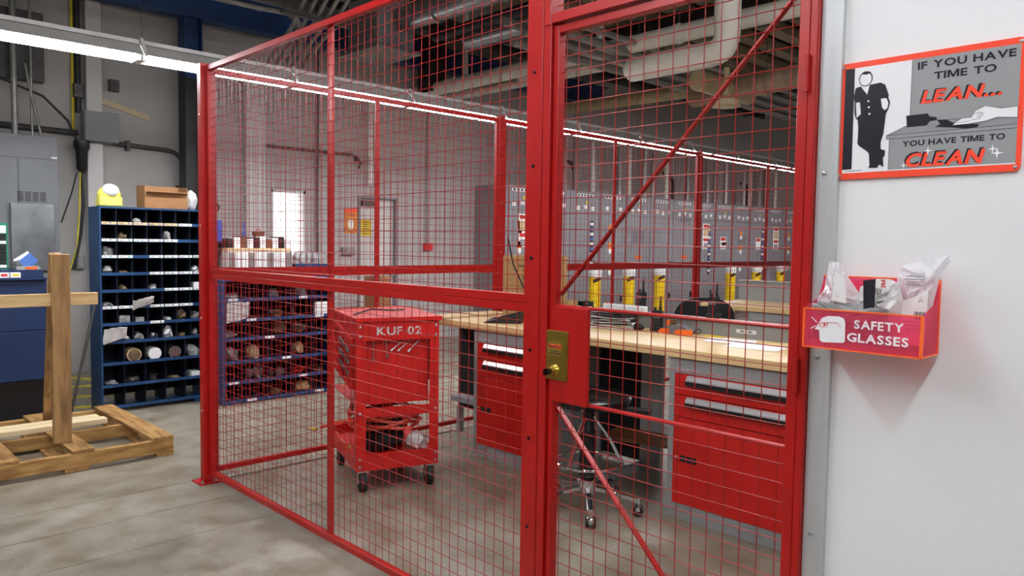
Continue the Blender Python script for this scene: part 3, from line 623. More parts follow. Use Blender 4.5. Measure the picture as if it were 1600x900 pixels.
yc=tag(B((-.05,-.03,0),(.05,.03,.004)).build('yellow_card','yelcard'),'yellow card beside the papers on the bench','card'); yc.location=(2.12,2.22,TZ_); yc.rotation_euler=(0,0,.3)
# ================================================================== STOOL
st=thing('drafting_stool','black vinyl drafting stool with chrome foot ring at the bench','stool',(1.87,1.35,0),.25)
MB().lathe([(.10,.585),(.20,.59),(.232,.61),(.236,.635),(.215,.652),(.10,.658)],(0,0,0),28).build('seat','blackshine',st,smooth=True)
MB().lathe([(.034,.18),(.050,.20),(.044,.24),(.050,.28),(.044,.32),(.050,.36),(.044,.40),(.050,.44),(.034,.46),(.034,.585)],(0,0,0),14).build('gas_column','black',st,smooth=True)
MB().lathe([(.055,.10),(.058,.17),(.035,.185)],(0,0,0),14).build('hub','chrome',st,smooth=True)
MB().tube([(.19*math.cos(2*math.pi*i/24),.19*math.sin(2*math.pi*i/24),.27) for i in range(24)],.011,8,closed=True).build('foot_ring','chrome',st,smooth=True)
for a in (.4,2.5,4.6): MB().tube([(.03*math.cos(a),.03*math.sin(a),.52),(.12*math.cos(a),.12*math.sin(a),.40),(.19*math.cos(a),.19*math.sin(a),.27)],.009,8).build('ring_strut','chrome',st,smooth=True)
for k in range(5):
    a=2*math.pi*k/5-1.05; c,s=math.cos(a),math.sin(a)
    MB().beam((.04*c,.04*s,.125),(.29*c,.29*s,.085),.034,.026).build('base_arm','chrome',st,bevel=.004)
    q=MB().cyl((.29*c,.29*s,.10),(.29*c,.29*s,.052),.008,8).build('caster','chrome',st)
    for e in (-1,1): MB().cyl((.29*c-s*.012*e,.29*s+c*.012*e,.029),(.29*c-s*.026*e,.29*s+c*.026*e,.029),.028,14).build('wheel','rubber',q,smooth=True)
    MB().lathe([(.03,.03),(.028,.05),(.012,.062)],(.29*c,.29*s,0),12).build('wheel_hood','chrome',q,smooth=True)
MB().tube([(-.15,.02,.60),(-.24,.03,.60),(-.285,.04,.66),(-.285,.04,.86)],.013,8).build('back_bar','black',st,smooth=True)
MB().prism([(-.17,.70),(.17,.70),(.20,.80),(.18,.93),(-.18,.93),(-.20,.80)],-.30,-.265,'x').build('backrest','blackshine',st,bevel=.008)
B((.10,-.02,.575),(.36,.02,.605)).build('tilt_lever','black',st,bevel=.006)
# second bench and the far chair
b2_=tag(B((.55,4.6,.875),(4.4,5.36,.925)).build('worktop','maple',bevel=.004),'second maple workbench top farther back behind the black chair','worktop')
B2=thing('bench_riser','grey riser at the back of the second workbench','riser',(.55,5.36,.925)); B((0,-.03,0),(3.85,0,.20)).build('back_plate','greyriser',B2); B((0,-.05,.20),(3.85,.02,.206)).build('ledge','pilaster',B2)
drawer_unit((1.05,4.62,-.0),.72,'red and grey drawer cabinet under the second farther workbench')
lg2=thing('bench_support','grey steel leg at the left end of the second workbench','leg',(.6,4.7,0)); B((0,0,0),(.05,.55,.05)).build('foot','greycab',lg2); B((0,.2,.05),(.05,.35,.86)).build('upright','greycab',lg2)
ch=thing('office_chair','black plastic chair with handle slot in its rounded back, beyond the riser','chair',(1.30,3.45,0),.75)
n_=20; arc=[(.24*math.cos(math.pi*i/n_)*1.0,.86+.20*math.sin(math.pi*i/n_)**.8) for i in range(n_+1)]
outer=[(.22,.70)]+[(u,v) for u,v in arc]+[(-.22,.70)]
slot=[(-.07,.985),(.07,.985),(.055,1.015),(-.055,1.015)]
bk=MB()
# backrest with a real slot: build as a ring of quads around the slot plus lower part
ring=[(u,v) for u,v in arc]; inn=[]
for u,v in ring:
    a=math.atan2((v-.94)/.12,u/.24); inn.append((.075*math.cos(a),1.0+.018*math.sin(a)))
for y0 in (0,.025):
    pass
def loft(pa,pb,y0,y1,m):
    n=len(m.v); k=len(pa)
    for y in (y0,y1):
        for (u,v) in pa: m.v.append((u,y,v))
        for (u,v) in pb: m.v.append((u,y,v))
    for i in range(k):
        j=(i+1)%k
        m.f+= [(n+i,n+j,n+k+j,n+k+i),(n+2*k+i,n+3*k+i,n+3*k+j,n+2*k+j),(n+i,n+2*k+i,n+2*k+j,n+j),(n+k+i,n+k+j,n+3*k+j,n+3*k+i)]
N_=28; out_=[(.24*math.copysign(abs(math.cos(2*math.pi*i/N_))**.8,math.cos(2*math.pi*i/N_)),.90+.165*math.copysign(abs(math.sin(2*math.pi*i/N_))**.9,math.sin(2*math.pi*i/N_))) for i in range(N_)]
inn_=[(.07*math.cos(2*math.pi*i/N_),1.012+.016*math.sin(2*math.pi*i/N_)) for i in range(N_)]
loft(out_,inn_,0,.022,bk); bk.build('backrest','black',ch)
B((-.03,.02,.45),(.03,.04,.80)).build('back_bar','black',ch); MB().lathe([(.15,.44),(.23,.45),(.235,.48),(.10,.49)],(0,-.2,0),20).build('seat','black',ch,smooth=True)
MB().cyl((0,-.2,.08),(0,-.2,.44),.03,12).build('gas_column','black',ch)
for k in range(5):
    a=2*math.pi*k/5; MB().beam((0,-.2,.1),(.27*math.cos(a),-.2+.27*math.sin(a),.06),.04,.03).build('base_arm','black',ch); MB().cyl((.27*math.cos(a),-.2+.27*math.sin(a)-.02,.03),(.27*math.cos(a),-.2+.27*math.sin(a)+.02,.03),.03,10).build('wheel','rubber',ch)
B((-.025,.04,.30),(.025,.06,.47)).build('seat_bracket','black',ch)
# ================================================================== TOOL CART
ct=thing('tool_cart','red steel tool cart stencilled KUF 02 behind the mesh','cart',(.797,.582,0),math.radians(70.3))
x0,x1,y0,y1=-.045,.458,-.03,.66
for x in (x0,x1-.058):
    B((x,y0,.13),(x+.058,y0+.004,1.005)).build('leg','redcart',ct); 
for x in (x0,x1-.004):
    B((x,y0+.004,.13),(x+.004,y0+.05,1.005)).build('leg_flange','redcart',ct); B((x,y1-.05,.13),(x+.004,y1,1.005)).build('leg','redcart',ct)
ap=B((x0+.004,y0-.004,.895),(x1-.004,y0,1.005)).build('front_apron','redcart',ct)
text('KUF 02','pilaster',ap,.075,.345,.925,.975,lambda u,v:(u,y0-.0046,v),bold=.022)
B((x0+.058,y0-.003,.445),(x1-.058,y0,.500)).build('middle_rail','redcart',ct); B((x0+.004,y0-.004,.13),(x1-.004,y0,.228)).build('bottom_rail','redcart',ct)
pn=B((x0+.058,y0+.03,.515),(x1-.058,y0+.036,.90)).build('front_panel','redcart',ct)
for u in (.08,.21,.34):
    for v in (.56,.70,.80): MB().lathe([(.006,0),(.006,-.0008)],(u,y0+.03,v),8,'y').build('peg_hole','black',pn)
tp_=B((x0-.012,y0-.015,1.005),(x1+.015,y1+.06,1.030)).build('top','redcart',ct,bevel=.002)
for sx,xx in ((0,x0),(1,x1-.004)):
    sp=MB().prism([(y0+.05,.60),(y1-.05,.66),(y1-.05,1.004),(y0+.05,1.004)],xx,xx+.004,'x').build('side_panel','redcart',ct)
    if sx==0:
        for k in range(5):
            z=.66+.068*k
            MB().beam((xx-.012,y0+.06,z-.045),(xx-.012,y1-.1,z+.03),.03,.016,side=(0,0,1)).build('tool_rack','redcart',sp)
for k in range(3): MB().beam((x0-.032,y0+.07,.70+.068*k),(x0-.032,y0+.33,.745+.068*k),.010,.022,side=(1,0,0)).build('file_tool','steel',None)
for i,o in enumerate([o for o in bpy.data.objects if o.name.startswith('file_tool')]):
    o.location=ct.location; o.rotation_euler=ct.rotation_euler; tag(o,'grey steel tool in the %s slot on the cart side'%(['lowest','middle','highest'][i]),'tool')
B((x0+.004,y0+.004,.195),(x1-.004,y1,.200)).build('shelf','redcart',ct); B((x0+.004,y0+.04,.515),(x1-.004,y1,.52)).build('shelf','redcart',ct)
B((x0,y1-.004,.13),(x1,y1,.26)).build('back_rail','redcart',ct); B((x0,y0+.05,.13),(x0+.004,y1-.05,.21)).build('side_rail','redcart',ct); B((x1-.004,y0+.05,.13),(x1,y1-.05,.21)).build('side_rail','redcart',ct)
for u in (x0+.022,x1-.022):
    for z in (.155,.200,.470,.920,.975): MB().lathe([(.009,0),(.008,-.005),(.003,-.007)],(u,y0-.004,z),10,'y').build('bolt','zinc',ct)
def caster(x,y):
    c=MB().box((x-.03,y-.03,.118),(x+.03,y+.03,.130)).box((x-.028,y-.012,.05),(x-.024,y+.012,.118)).box((x+.024,y-.012,.05),(x+.028,y+.012,.118)).build('caster','zinc',ct)
    MB().lathe([(.035,-.019),(.055,-.019),(.058,-.012),(.058,.012),(.055,.019),(.035,.019)],(x,y,.058),18,'x').build('wheel','rubber',c,smooth=True)
    MB().lathe([(.012,-.03),(.012,.03)],(x,y,.058),10,'x').build('axle','zinc',c)
for x in (.0,.41):
    for y in (.0,.60): caster(x,y)
def incart(o): o.location=ct.location; o.rotation_euler=ct.rotation_euler; return o
incart(tag(MB().lump((.18,.25,.201),(.30,.36,.23),33,.18,3).build('tool_bag','blackcloth',smooth=True),'black cloth bag on the lower shelf of the cart','bag'))
incart(tag(MB().lump((.355,.07,.201),(.11,.12,.11),35,.3,2).build('plastic_bag','bagwhite',smooth=True),'crumpled white bag on the lower shelf of the cart','bag'))
hs=[]
rnd=random.Random(4)
for i in range(85):
    a=2*math.pi*i/17; hs.append((.20+.215*math.cos(a)*(1+.06*math.sin(i*.9)),.27+.25*math.sin(a),.335+.022*(i/17)+.012*math.sin(i*1.7)))
hs+= [(.05,.12,.40),(-.09,.10,.40),(-.13,.16,.37),(-.12,.24,.33),(-.10,.12,.29),(-.08,.02,.28)]
hz=thing('air_hose','coiled red air hose with brass fittings hanging out of the cart','hose',ct.location,ct.rotation_euler[2])
MB().tube(hs,.0105,7).build('hose','hose',hz,smooth=True); MB().tube([(.03,.30,.36),(-.10,.26,.36),(-.20,.24,.345)],.010,7).build('hose','hose',hz,smooth=True)
MB().lathe([(.007,-.04),(.011,-.03),(.011,0),(.008,.01)],(-.225,.235,.34),10,'x').build('brass_fitting','brass',hz,smooth=True)
MB().lathe([(.007,-.03),(.010,-.02),(.010,.0),(.006,.01)],(-.08,-.005,.28),10,'y').build('brass_fitting','brass',hz,smooth=True)
for i,(u,a,l_) in enumerate(((.06,0,.10),(.135,.08,.085),(.245,-.9,.085),(.285,-.85,.085),(.345,-.8,.085))):
    t=tag(MB().tube([(u,y0+.02,.893),(u+math.sin(a)*l_,y0+.018,.893-math.cos(a)*l_)],.0035,6).tube([(u+math.sin(a)*l_,y0+.018,.893-math.cos(a)*l_),(u+math.sin(a)*(l_+.018),y0+.018,.893-math.cos(a)*(l_+.018))],.007,8).build('wrench','steel'),'steel wrench hanging under the cart apron, %s from the left'%ORD[i],'wrench'); incart(t)
ob=tag(MB().tube([(-.02,.15,1.032),(.12,.3,1.05),(.25,.25,1.045),(.36,.4,1.035)],.006,6).build('cable','black',smooth=True),'black cable lying on top of the red cart','cable'); incart(ob)
# ================================================================== BLUE BIN CABINET (left, beside the corner post)
bc=thing('bin_cabinet','tall blue steel pigeonhole bin cabinet with white label cards','cabinet',(-2.3,.063,0))
Wb=.872; Dp=.30
SH=[1.588,1.448,1.31,1.166,1.023,.884,.743,.592,.411,.225,.044]
B((-Dp,0,.0),(0,.012,1.73)).build('side_panel','bluebin',bc); B((-Dp,Wb-.012,.0),(0,Wb,1.73)).build('side_panel','bluebin',bc)
B((-Dp,.012,1.715),(0,Wb-.012,1.73)).build('top_panel','bluebin',bc); B((-Dp,.012,.1),(-Dp+.006,Wb-.012,1.715)).build('back_panel','blueshade',bc)
for y in (.0,Wb-.12): B((-.02,y+.012,0),(-.004,y+.108,.03)).build('foot','bluebin',bc)
cards={0:[(c,'tan') for c in range(5)]+[(5,'white')],1:[(c,'white') for c in range(5)],2:[(c,'white') for c in (0,1,3,4,5,6)],3:[(c,'white') for c in (3,4,5,6)],4:[(c,'white') for c in (4,5,6)],5:[(c,'white') for c in (0,1,3,4,5)],6:[(3,'white')]}
for i,z in enumerate(SH):
    sh=MB().box((-Dp+.006,.012,z-.004),(-.002,Wb-.012,z)).box((-.003,.012,z-.010),(.001,Wb-.012,z+.016)).build('shelf','bluebin',bc)
    for c,mt in cards.get(i,[]):
        y=.012+c*.1245
        B((.001,y+.004,z-.006),(.0022,y+.118,z+.016)).build('label_card',mt if mt=='tan' else 'paper',sh)
        MB().lathe([(.007,.0022),(.007,.003)],(0,y+(.09 if c%2 else .07),z+.006),8,'x').build('dot_sticker','bluedot' if mt=='tan' else 'greendot',sh)
        flat('print_line','blackprint',sh,[(y+.012,z+.002),(y+.045,z+.002),(y+.045,z+.006),(y+.012,z+.006)],lambda u,v:(.0026,u,v))
    top=1.715 if i==0 else SH[i-1]-.010
    n=7 if i<8 else 5
    pitch=(Wb-.024)/n
    for c in range(1,n): B((-Dp+.006,.012+c*pitch-.002,z),(-.012,.012+c*pitch+.002,top)).build('divider','blueshade',bc)
ROWN=['top','second','third','fourth','fifth','sixth','seventh','eighth','ninth','tenth','bottom']
def inbin(row,col,ncol=7):
    p=(Wb-.024)/ncol; return (-2.3,.063+.012+(col+.5)*p,SH[row]+.0005)
items=[(2,0,'lump','baggrey',(.12,.10,.105),'grey foil-wrapped part'),(3,0,'lump','baggrey',(.12,.08,.07),'clear bag of fittings'),(3,1,'lump','tanitem',(.1,.07,.03),'low pile of small fittings'),
 (1,1,'lump','tanitem',(.12,.07,.07),'brown wrapped part'),(1,4,'lump','baggrey',(.12,.09,.10),'clear bag of bolts'),(0,2,'lump','baggrey',(.14,.07,.05),'dull grey parts'),
 (3,6,'lump','bagwhite',(.12,.07,.07),'white bag'),(4,1,'lump','tanitem',(.12,.07,.05),'brown parts'),(4,3,'lump','baggrey',(.12,.08,.05),'clear parts bag'),(4,6,'box','paper',(.08,.05,.06),'small white carton'),
 (5,0,'lump','baggrey',(.12,.09,.05),'clear bag of wire'),(6,1,'box','baggrey',(.09,.085,.07),'clear plastic parts box'),(6,2,'box','greycab',(.08,.07,.05),'small grey box'),(6,5,'lump','tanitem',(.12,.09,.09),'brown wrapped coil'),(6,6,'lump','baggrey',(.12,.08,.08),'clear bag of brackets'),(6,4,'lump','baggrey',(.12,.07,.04),'shiny loose fittings'),
 (7,1,'lump','baggrey',(.12,.09,.04),'shiny loose nuts'),(7,2,'lump','baggrey',(.13,.09,.07),'clear parts packet'),(7,3,'lump','steel',(.10,.08,.07),'round steel knockout'),(7,4,'lump','bagwhite',(.14,.08,.10),'white curled sleeve'),(7,6,'lump','baggrey',(.13,.08,.07),'foil packet'),(7,5,'lump','tanitem',(.12,.08,.04),'loose brown clips')]
for r,c,k,mt,sz,desc in items:
    x,y,z=inbin(r,c)
    if k=='lump': o=MB().lump((x-.085,y,z),sz,r*10+c,.30).build('parts_bundle',mt)
    else: o=B((x-.03-sz[0],y-sz[1]/2,z),(x-.03,y+sz[1]/2,z+sz[2])).build('parts_box',mt,bevel=.002)
    tag(o,'%s in the %s row, %s column of the blue bins'%(desc,ROWN[r],ORD[c]),'parts','parts in the blue bins')
def flag_bag(c,w,h,label,seed,slant):
    m=MB(); rnd=random.Random(seed); nx,nz=7,5
    for s in (0,1):
        for i in range(nx+1):
            for j in range(nz+1):
                u=i/nx-.5; v=j/nz-.5
                m.v.append((c[0]+(.006 if s else -.006)*(1-abs(u))+rnd.uniform(-.006,.006)+v*.03,c[1]+u*w+rnd.uniform(-.004,.004),c[2]+v*h*(1-.35*u)+u*slant+rnd.uniform(-.006,.006)))
    q=(nx+1)*(nz+1)
    for s in (0,1):
        for i in range(nx):
            for j in range(nz):
                a=s*q+i*(nz+1)+j; m.f.append((a,a+nz+1,a+nz+2,a+1))
    per=[i*(nz+1) for i in range(nx+1)]+[nx*(nz+1)+j for j in range(1,nz+1)]+[i*(nz+1)+nz for i in range(nx-1,-1,-1)]+[j for j in range(nz-1,0,-1)]
    for a,b in zip(per,per[1:]+per[:1]): m.f.append((a,b,b+q,a+q))
    return tag(m.build('plastic_bag','bagwhite',smooth=True),label,'bag')
flag_bag((-2.275,.39,.925),.17,.07,'white plastic bag sticking out of the sixth row of the blue bins',1,.05)
flag_bag((-2.275,.165,.665),.18,.11,'large white plastic bag hanging from the left bin of the eighth row',2,.03)
def can(row,col,r,l,mt,label,lidmat=None):
    x,y,z=inbin(row,col,5); t=thing('can',label,'can',(x,y,z))
    MB().lathe([(r*.97,-l),(r,-l+.004),(r,-.004),(r*.97,0)],(-.03,0,r),20,'x').build('body',mt,t,smooth=True)
    MB().lathe([(r*.86,0),(r*.84,.003)],(-.03,0,r),20,'x').build('lid',lidmat or mt,t)
    return t
can(8,1,.060,.15,'tan','tan can with brown lid lying in the blue bins','tanitem'); can(8,2,.056,.15,'white','can with bright white lid lying in the blue bins','paper'); can(8,3,.055,.15,'steel','shiny steel can lying in the blue bins','chrome')
x,y,z=inbin(8,4,5); tag(MB().lump((x-.08,y,z),(.14,.12,.11),81,.3).build('plastic_bag','baggrey',smooth=True),'clear bag of parts right of the steel can in the blue bins','bag')
x,y,z=inbin(9,2,5); t=thing('wire_spool','black wire spool standing in the tenth row of the blue bins','spool',(x-.09,y,z))
MB().lathe([(.05,0),(.05,.012)],(0,0,0),18).build('flange','black',t); MB().lathe([(.032,.012),(.032,.05)],(0,0,0),18).build('core','conduitdark',t); MB().lathe([(.05,.05),(.05,.062)],(0,0,0),18).build('flange','black',t)
x,y,z=inbin(9,4,5); tag(B((x-.14,y-.03,z),(x-.02,y+.05,z+.05)).build('parts_box','paper',bevel=.002),'white carton in the tenth row of the blue bins','box')
x,y,z=inbin(9,0,5); tag(MB().lump((x-.08,y,z),(.12,.10,.04),91,.35).build('parts_bundle','baggrey',smooth=True),'loose shiny fittings in the left bin of the tenth row','parts','parts in the blue bins')
x,y,z=inbin(9,1,5); tag(MB().lump((x-.08,y,z),(.12,.13,.06),92,.2).build('parts_bundle','conduitdark',smooth=True),'dark rag bundle in the tenth row beside the black spool','parts','parts in the blue bins')
x,y,z=inbin(9,3,5); tag(MB().lump((x-.08,y,z),(.12,.12,.03),93,.2).build('parts_bundle','tanitem',smooth=True),'orange-brown scraps in the tenth row right of the black spool','parts','parts in the blue bins')
# on top of the bins
hh=thing('yellow_helmet_case','pale yellow plastic case with a white round dial on the blue bins','case',(-2.42,.175,1.7305))
MB().lump((0,0,.05),(.15,.185,.125),5,.0,3).build('shell','yelplastic',hh,smooth=True)
dl=MB().lathe([(.062,-.01),(.060,.010),(.02,.014)],(0,0,0),20,'x').build('dial','paper',hh); dl.location=(.052,0,.142); dl.rotation_euler=(0,-.75,0)
B((-.07,-.088,.0),(.07,.088,.085)).build('base','yelplastic',hh,bevel=.012)
cb=thing('cardboard_tray','open-fronted brown cardboard tray standing on the blue bins','box',(-2.5,.42,1.7305))
B((0,0,0),(.20,.36,.006)).build('bottom','cardboard',cb); B((0,0,.006),(.006,.36,.20)).build('back_wall','cardboard',cb)
for y in (0,.354): MB().prism([(.006,.006),(.20,.006),(.20,.19),(.006,.20)],y,y+.006,'y').build('side_wall','cardboard',cb)
B((.194,.006,.006),(.20,.354,.125)).build('front_wall','cardboard',cb); MB().beam((.197,.18,.125),(.245,.18,.140),.34,.005,side=(0,1,0)).build('front_flap','cardboard',cb)
tag(MB().lump((-2.45,.855,1.7305),(.18,.13,.17),17,.12,3).build('plastic_jug','bagwhite',smooth=True),'white wrapped bundle at the right end on top of the blue bins','bundle')
pr_=tag(MB().tube([(-2.33,-.17,.002),(-2.31,.045,1.02)],.012,8).build('steel_rod','conduitdark',smooth=True),'thin grey rod leaning against the side of the blue bins','rod')
# ================================================================== BLUE SHELVING BEHIND THE MESH
s2=thing('parts_shelving','low blue steel parts shelving seen through the left of the mesh','shelving',(-1.95,.93,0))
W2=1.12; D2=.38; H2=1.10
for y in (0,W2-.03):
    for xx in (-D2,-.03): B((xx,y,0),(xx+.03,y+.03,H2)).build('upright','bluebin',s2)
B((-D2,.03,.02),(-D2+.005,W2-.03,H2)).build('back_panel','blueshade',s2)
for y in (.005,W2-.01): B((-D2+.03,y,.02),(-.03,y+.005,H2)).build('side_panel','bluebin',s2)
S2=[.94,.757,.587,.384,.2,.03]
for i,z in enumerate(S2):
    sh=MB().box((-D2+.005,.03,z-.004),(-.003,W2-.03,z)).box((-.004,.03,z-.02),(0,W2-.03,z+.012)).build('shelf','bluebin',s2)
    for c in range(6):
        if (i*5+c*3)%4==0: B((0,.06+c*.17,z-.014),(.001,.15+c*.17,z+.008)).build('label_card','paper',sh)
        elif (i+c)%2: MB().lathe([(.008,0),(.008,.001)],(0,.1+c*.17,z-.002),8,'x').build('dot_sticker','bluedot',sh)
    top=H2-.02 if i==0 else S2[i-1]-.02
    for c in range(1,5): B((-D2+.005,c*W2/5-.002,z),(-.015,c*W2/5+.002,top)).build('divider','blueshade',s2)
tpn=B((-D2,0,H2),(0,W2,H2+.012)).build('top_panel','bluebin',s2)
def on2(row,y): return (-1.95,.93+y,S2[row]+.0005)
for r,y,mt,sz,desc in ((0,.13,'baggrey',(.2,.18,.06),'clear parts bag'),(0,.52,'baggrey',(.18,.17,.10),'glossy white packet'),(0,.83,'baggrey',(.2,.12,.13),'tilted clear packet'),
 (1,.11,'bagwhite',(.2,.19,.16),'large white bag'),(1,.56,'tanitem',(.2,.15,.08),'brown parts heap'),(1,.72,'tanitem',(.16,.08,.11),'small orange bottle bundle'),(2,.11,'baggrey',(.2,.17,.08),'clear bag'),(2,.58,'tanitem',(.2,.15,.15),'printed tan pouch'),(2,.80,'tanitem',(.2,.14,.12),'tan paper bundle'),
 (3,.12,'baggrey',(.2,.15,.14),'grey coil bag'),(3,.34,'tan',(.2,.14,.16),'tall tan carton bag'),(3,.80,'tan',(.2,.12,.15),'pale round bundle'),
 (4,.28,'baggrey',(.2,.10,.13),'clear jar-like bag'),(4,.38,'baggrey',(.2,.09,.13),'second clear jar-like bag'),(4,.50,'tanitem',(.2,.10,.12),'amber packet'),(4,.62,'baggrey',(.2,.10,.10),'clear tilted packet'),(4,.80,'redprint',(.2,.15,.10),'red rag bundle'),(4,1.0,'tanitem',(.2,.13,.06),'brown loose parts'),
 (5,.55,'tanitem',(.2,.15,.06),'brown scraps'),(5,.85,'pine',(.2,.15,.10),'pale rope bundle'),(5,.08,'orange',(.1,.04,.09),'orange bottle')):
    x,yy,z=on2(r,y)
    tag(MB().lump((x-.14,yy,z),tuple(q*.85 for q in sz),r*7+int(y*50),.24).build('parts_bundle',mt),'%s on the %s shelf of the low blue shelving'%(desc,['top','second','third','fourth','fifth','bottom'][r]),'parts','parts on the low blue shelving')
x,yy,z=on2(1,1.0); tag(B((x-.22,yy-.08,z),(x-.01,yy+.08,z+.125)).build('parts_box','paper',bevel=.003),'bright white carton at the right of the second shelf','box')
flag_bag((-1.925,1.065,.835),.20,.16,'large white plastic bag hanging out of the low blue shelving',5,.02)
# things on top of the low shelving
or_=thing('drawer_organiser','white small-parts drawer organiser on the low blue shelving','organiser',(-2.30,1.05,1.1125))
B((0,0,0),(.22,.62,.252)).build('case','fluo',or_)
for k in range(10):
    B((.22,.006+k*.0615,.008),(.228,.058+k*.0615,.242)).build('drawer','white' if k%3 else 'conduit',or_)
o2=thing('card_file','row of dark and white index boxes on top of the drawer organiser','index boxes',(-2.30,1.05,1.365))
B((0,0,0),(.2,.62,.03)).build('base','tan',o2)
for k in range(10): B((.0,.008+k*.0615,.03),(.19,.062+k*.0615,.115+.012*(k%3))).build('index_box','paper' if k%2 else ('brownwood' if k%4 else 'black'),o2)
bt=thing('blue_tray','blue steel tray under the jars on the low shelving','tray',(-2.25,1.69,1.1125)); B((0,0,0),(.2,.35,.006)).build('bottom','bluebin',bt); B((.194,0,.006),(.2,.35,.135)).build('front_wall','bluebin',bt); B((0,0,.006),(.006,.35,.135)).build('back_wall','bluebin',bt); B((.006,0,.129),(.194,.35,.135)).build('lid','bluebin',bt)
for k in range(5):
    tag(MB().lathe([(.030,0),(.030,.085),(.024,.095),(.024,.11)],(-2.12,1.735+k*.066,1.2485),14).build('jar','baggrey',smooth=True),'clear jar, %s from the organiser on the low shelving'%ORD[k],'jar','jars on the low shelving')
bp_=thing('grease_pump','blue pump with round gauge standing on the shelving by the corner post','pump',(-2.22,.985,1.1125))
B((-.05,-.05,0),(.05,.05,.03)).build('base','conduitdark',bp_); MB().lathe([(.035,.03),(.035,.20),(.045,.22),(.045,.33)],(0,0,0),14).build('cylinder','black',bp_,smooth=True); B((-.05,-.055,.33),(.05,.055,.53)).build('body','bluepump',bp_,bevel=.008)
MB().cyl((0,0,.53),(0,0,.605),.012,10).build('stem','steel',bp_); MB().lathe([(.045,-.012),(.048,0),(.045,.014)],(0,0,.645),18,'x').build('gauge','black',bp_); MB().lathe([(.034,.014),(.033,.016)],(0,0,.645),16,'x').build('gauge_face','brownwood',bp_)
sb=thing('spray_bottle','dark spray bottle standing on the index boxes','bottle',(-2.2,1.25,1.481)); MB().lathe([(.016,0),(.018,.05),(.008,.07),(.007,.15)],(0,0,0),12).build('body','bluepump',sb,smooth=True)
rb=thing('red_basket','small red-brown basket on the index boxes','basket',(-2.22,1.4,1.503)); MB().lathe([(.05,0),(.062,.05),(.055,.05),(.045,.008)],(0,0,0),14).build('bowl','brownwood',rb); MB().tube([(-.055,0,.05),(0,0,.075),(.055,0,.05)],.004,6).build('handle','redprint',rb)
# ================================================================== PALLET FRAME
pl=thing('lumber_pallet','wooden pallet with an upright post and rail left of the cage','pallet',(-.72,.06,0))
for xx in (-.04,-.66,-1.28): B((xx,-2.6,.022),(xx+.04,0,.112)).build('stringer','pallet',pl,bevel=.003)
for ya,yb in ((-.14,.0),(-.62,-.49),(-1.06,-.90),(-1.6,-1.46),(-2.2,-2.06)): B((-1.30,ya,.112),(.004,yb,.134)).build('deck_board','palletx',pl,bevel=.003)
for ya,yb in ((-.11,.0),(-.66,-.52),(-1.5,-1.36),(-2.6,-2.46)): B((-1.30,ya,0),(.0,yb,.022)).build('bottom_board','palletx',pl)
MB().beam((-.255,-.61,.134),(-.255,-.603,1.362),.04,.105,side=(1,0,0)).build('post','postwood',pl,bevel=.004)
MB().beam((-.95,-.53,.134),(-.335,-.612,1.362),.07,.04,side=(0,1,0)).build('brace_post','postwood',pl,bevel=.003)
B((-.318,-2.9,1.026),(-.278,-.378,1.106)).build('rail','pine',pl,bevel=.003)
for k,(xx,y,z) in enumerate(((-1.44,-.17,.1345),(-1.545,-.19,.1345))):
    tag(B((xx,-3.2,z),(xx+.09,y,z+.038)).build('pine_board','pinepale',bevel=.003),['pale pine board lying on the pallet, nearer the viewer','pale pine board lying on the pallet, farther from the viewer'][k],'board','pale boards on the pallet')
# ================================================================== BLUE DRAWER BENCH AT LEFT
cab=thing('drawer_bench','blue steel drawer cabinet with black base behind the pallet','cabinet',(-2.2,-.345,0))
B((-.6,-1.8,.36),(-.01,0,1.14)).build('body','bluecab',cab); B((-.58,-1.78,0),(-.03,-.02,.36)).build('base','black',cab)
for z0,z1 in ((.365,.74),(.75,1.105)): B((-.01,-1.79,z0),(.0,-.012,z1)).build('drawer','bluecab',cab,bevel=.002)
B((-.6,-1.8,1.14),(.03,0,1.155)).build('ledge','bluecab',cab); B((-.6,-1.8,1.155),(-.10,0,1.21)).build('riser','bluecab',cab,bevel=.003)
for k,(y,mt) in enumerate(((-.62,'tan'),(-.545,'paper'),(-.72,'paper'))):
    t=thing('small_carton','small %s carton on the ledge of the blue drawer cabinet'%(['red-printed','yellow and white','plain white'][k]),'box',(-2.255,y,1.1555)); B((-.03,-.033,0),(.03,.033,.04)).build('carton','paper',t,bevel=.002); B((.03,-.02,.012),(.0305,.022,.03)).build('print','redprint' if k==0 else ('yelcard' if k==1 else 'signgrey'),t)
og=thing('parts_organiser','green plastic parts organiser full of dark bins on the blue cabinet','organiser',(-2.55,-.53,1.2105))
B((-.15,-.5,0),(.0,0,.365)).build('case','greenplastic',og); B((.0,-.49,.285),(.004,-.012,.345)).build('header_label','paper',og); B((.0,-.49,.347),(.0035,-.012,.362)).build('header_band','greenplastic',og)
for c in range(7):
    for r in range(10):
        B((.0,-.055-c*.066,.012+r*.027),(.006,-.012-c*.066,.034+r*.027)).build('drawer','paper' if (c+r*3)%7==0 else 'black',og)
tr_=thing('paper_tray','small tray of booklets with an orange tag on the blue cabinet','tray',(-2.5,-.345,1.2105))
B((-.1,-.16,0),(.1,0,.025)).build('tray','greycab',tr_); MB().beam((0,-.13,.03),(0,-.03,.10),.004,.11,side=(1,0,.0)).build('booklet','paper',tr_); MB().beam((.02,-.10,.03),(.02,-.02,.10),.004,.09,side=(1,0,0)).build('booklet','bluedot',tr_); B((.1,-.10,.002),(.104,-.02,.022)).build('orange_tag','orange',tr_); MB().lump((-.02,-.125,.025),(.08,.07,.05),3,.3).build('clip_pile','steel',tr_)
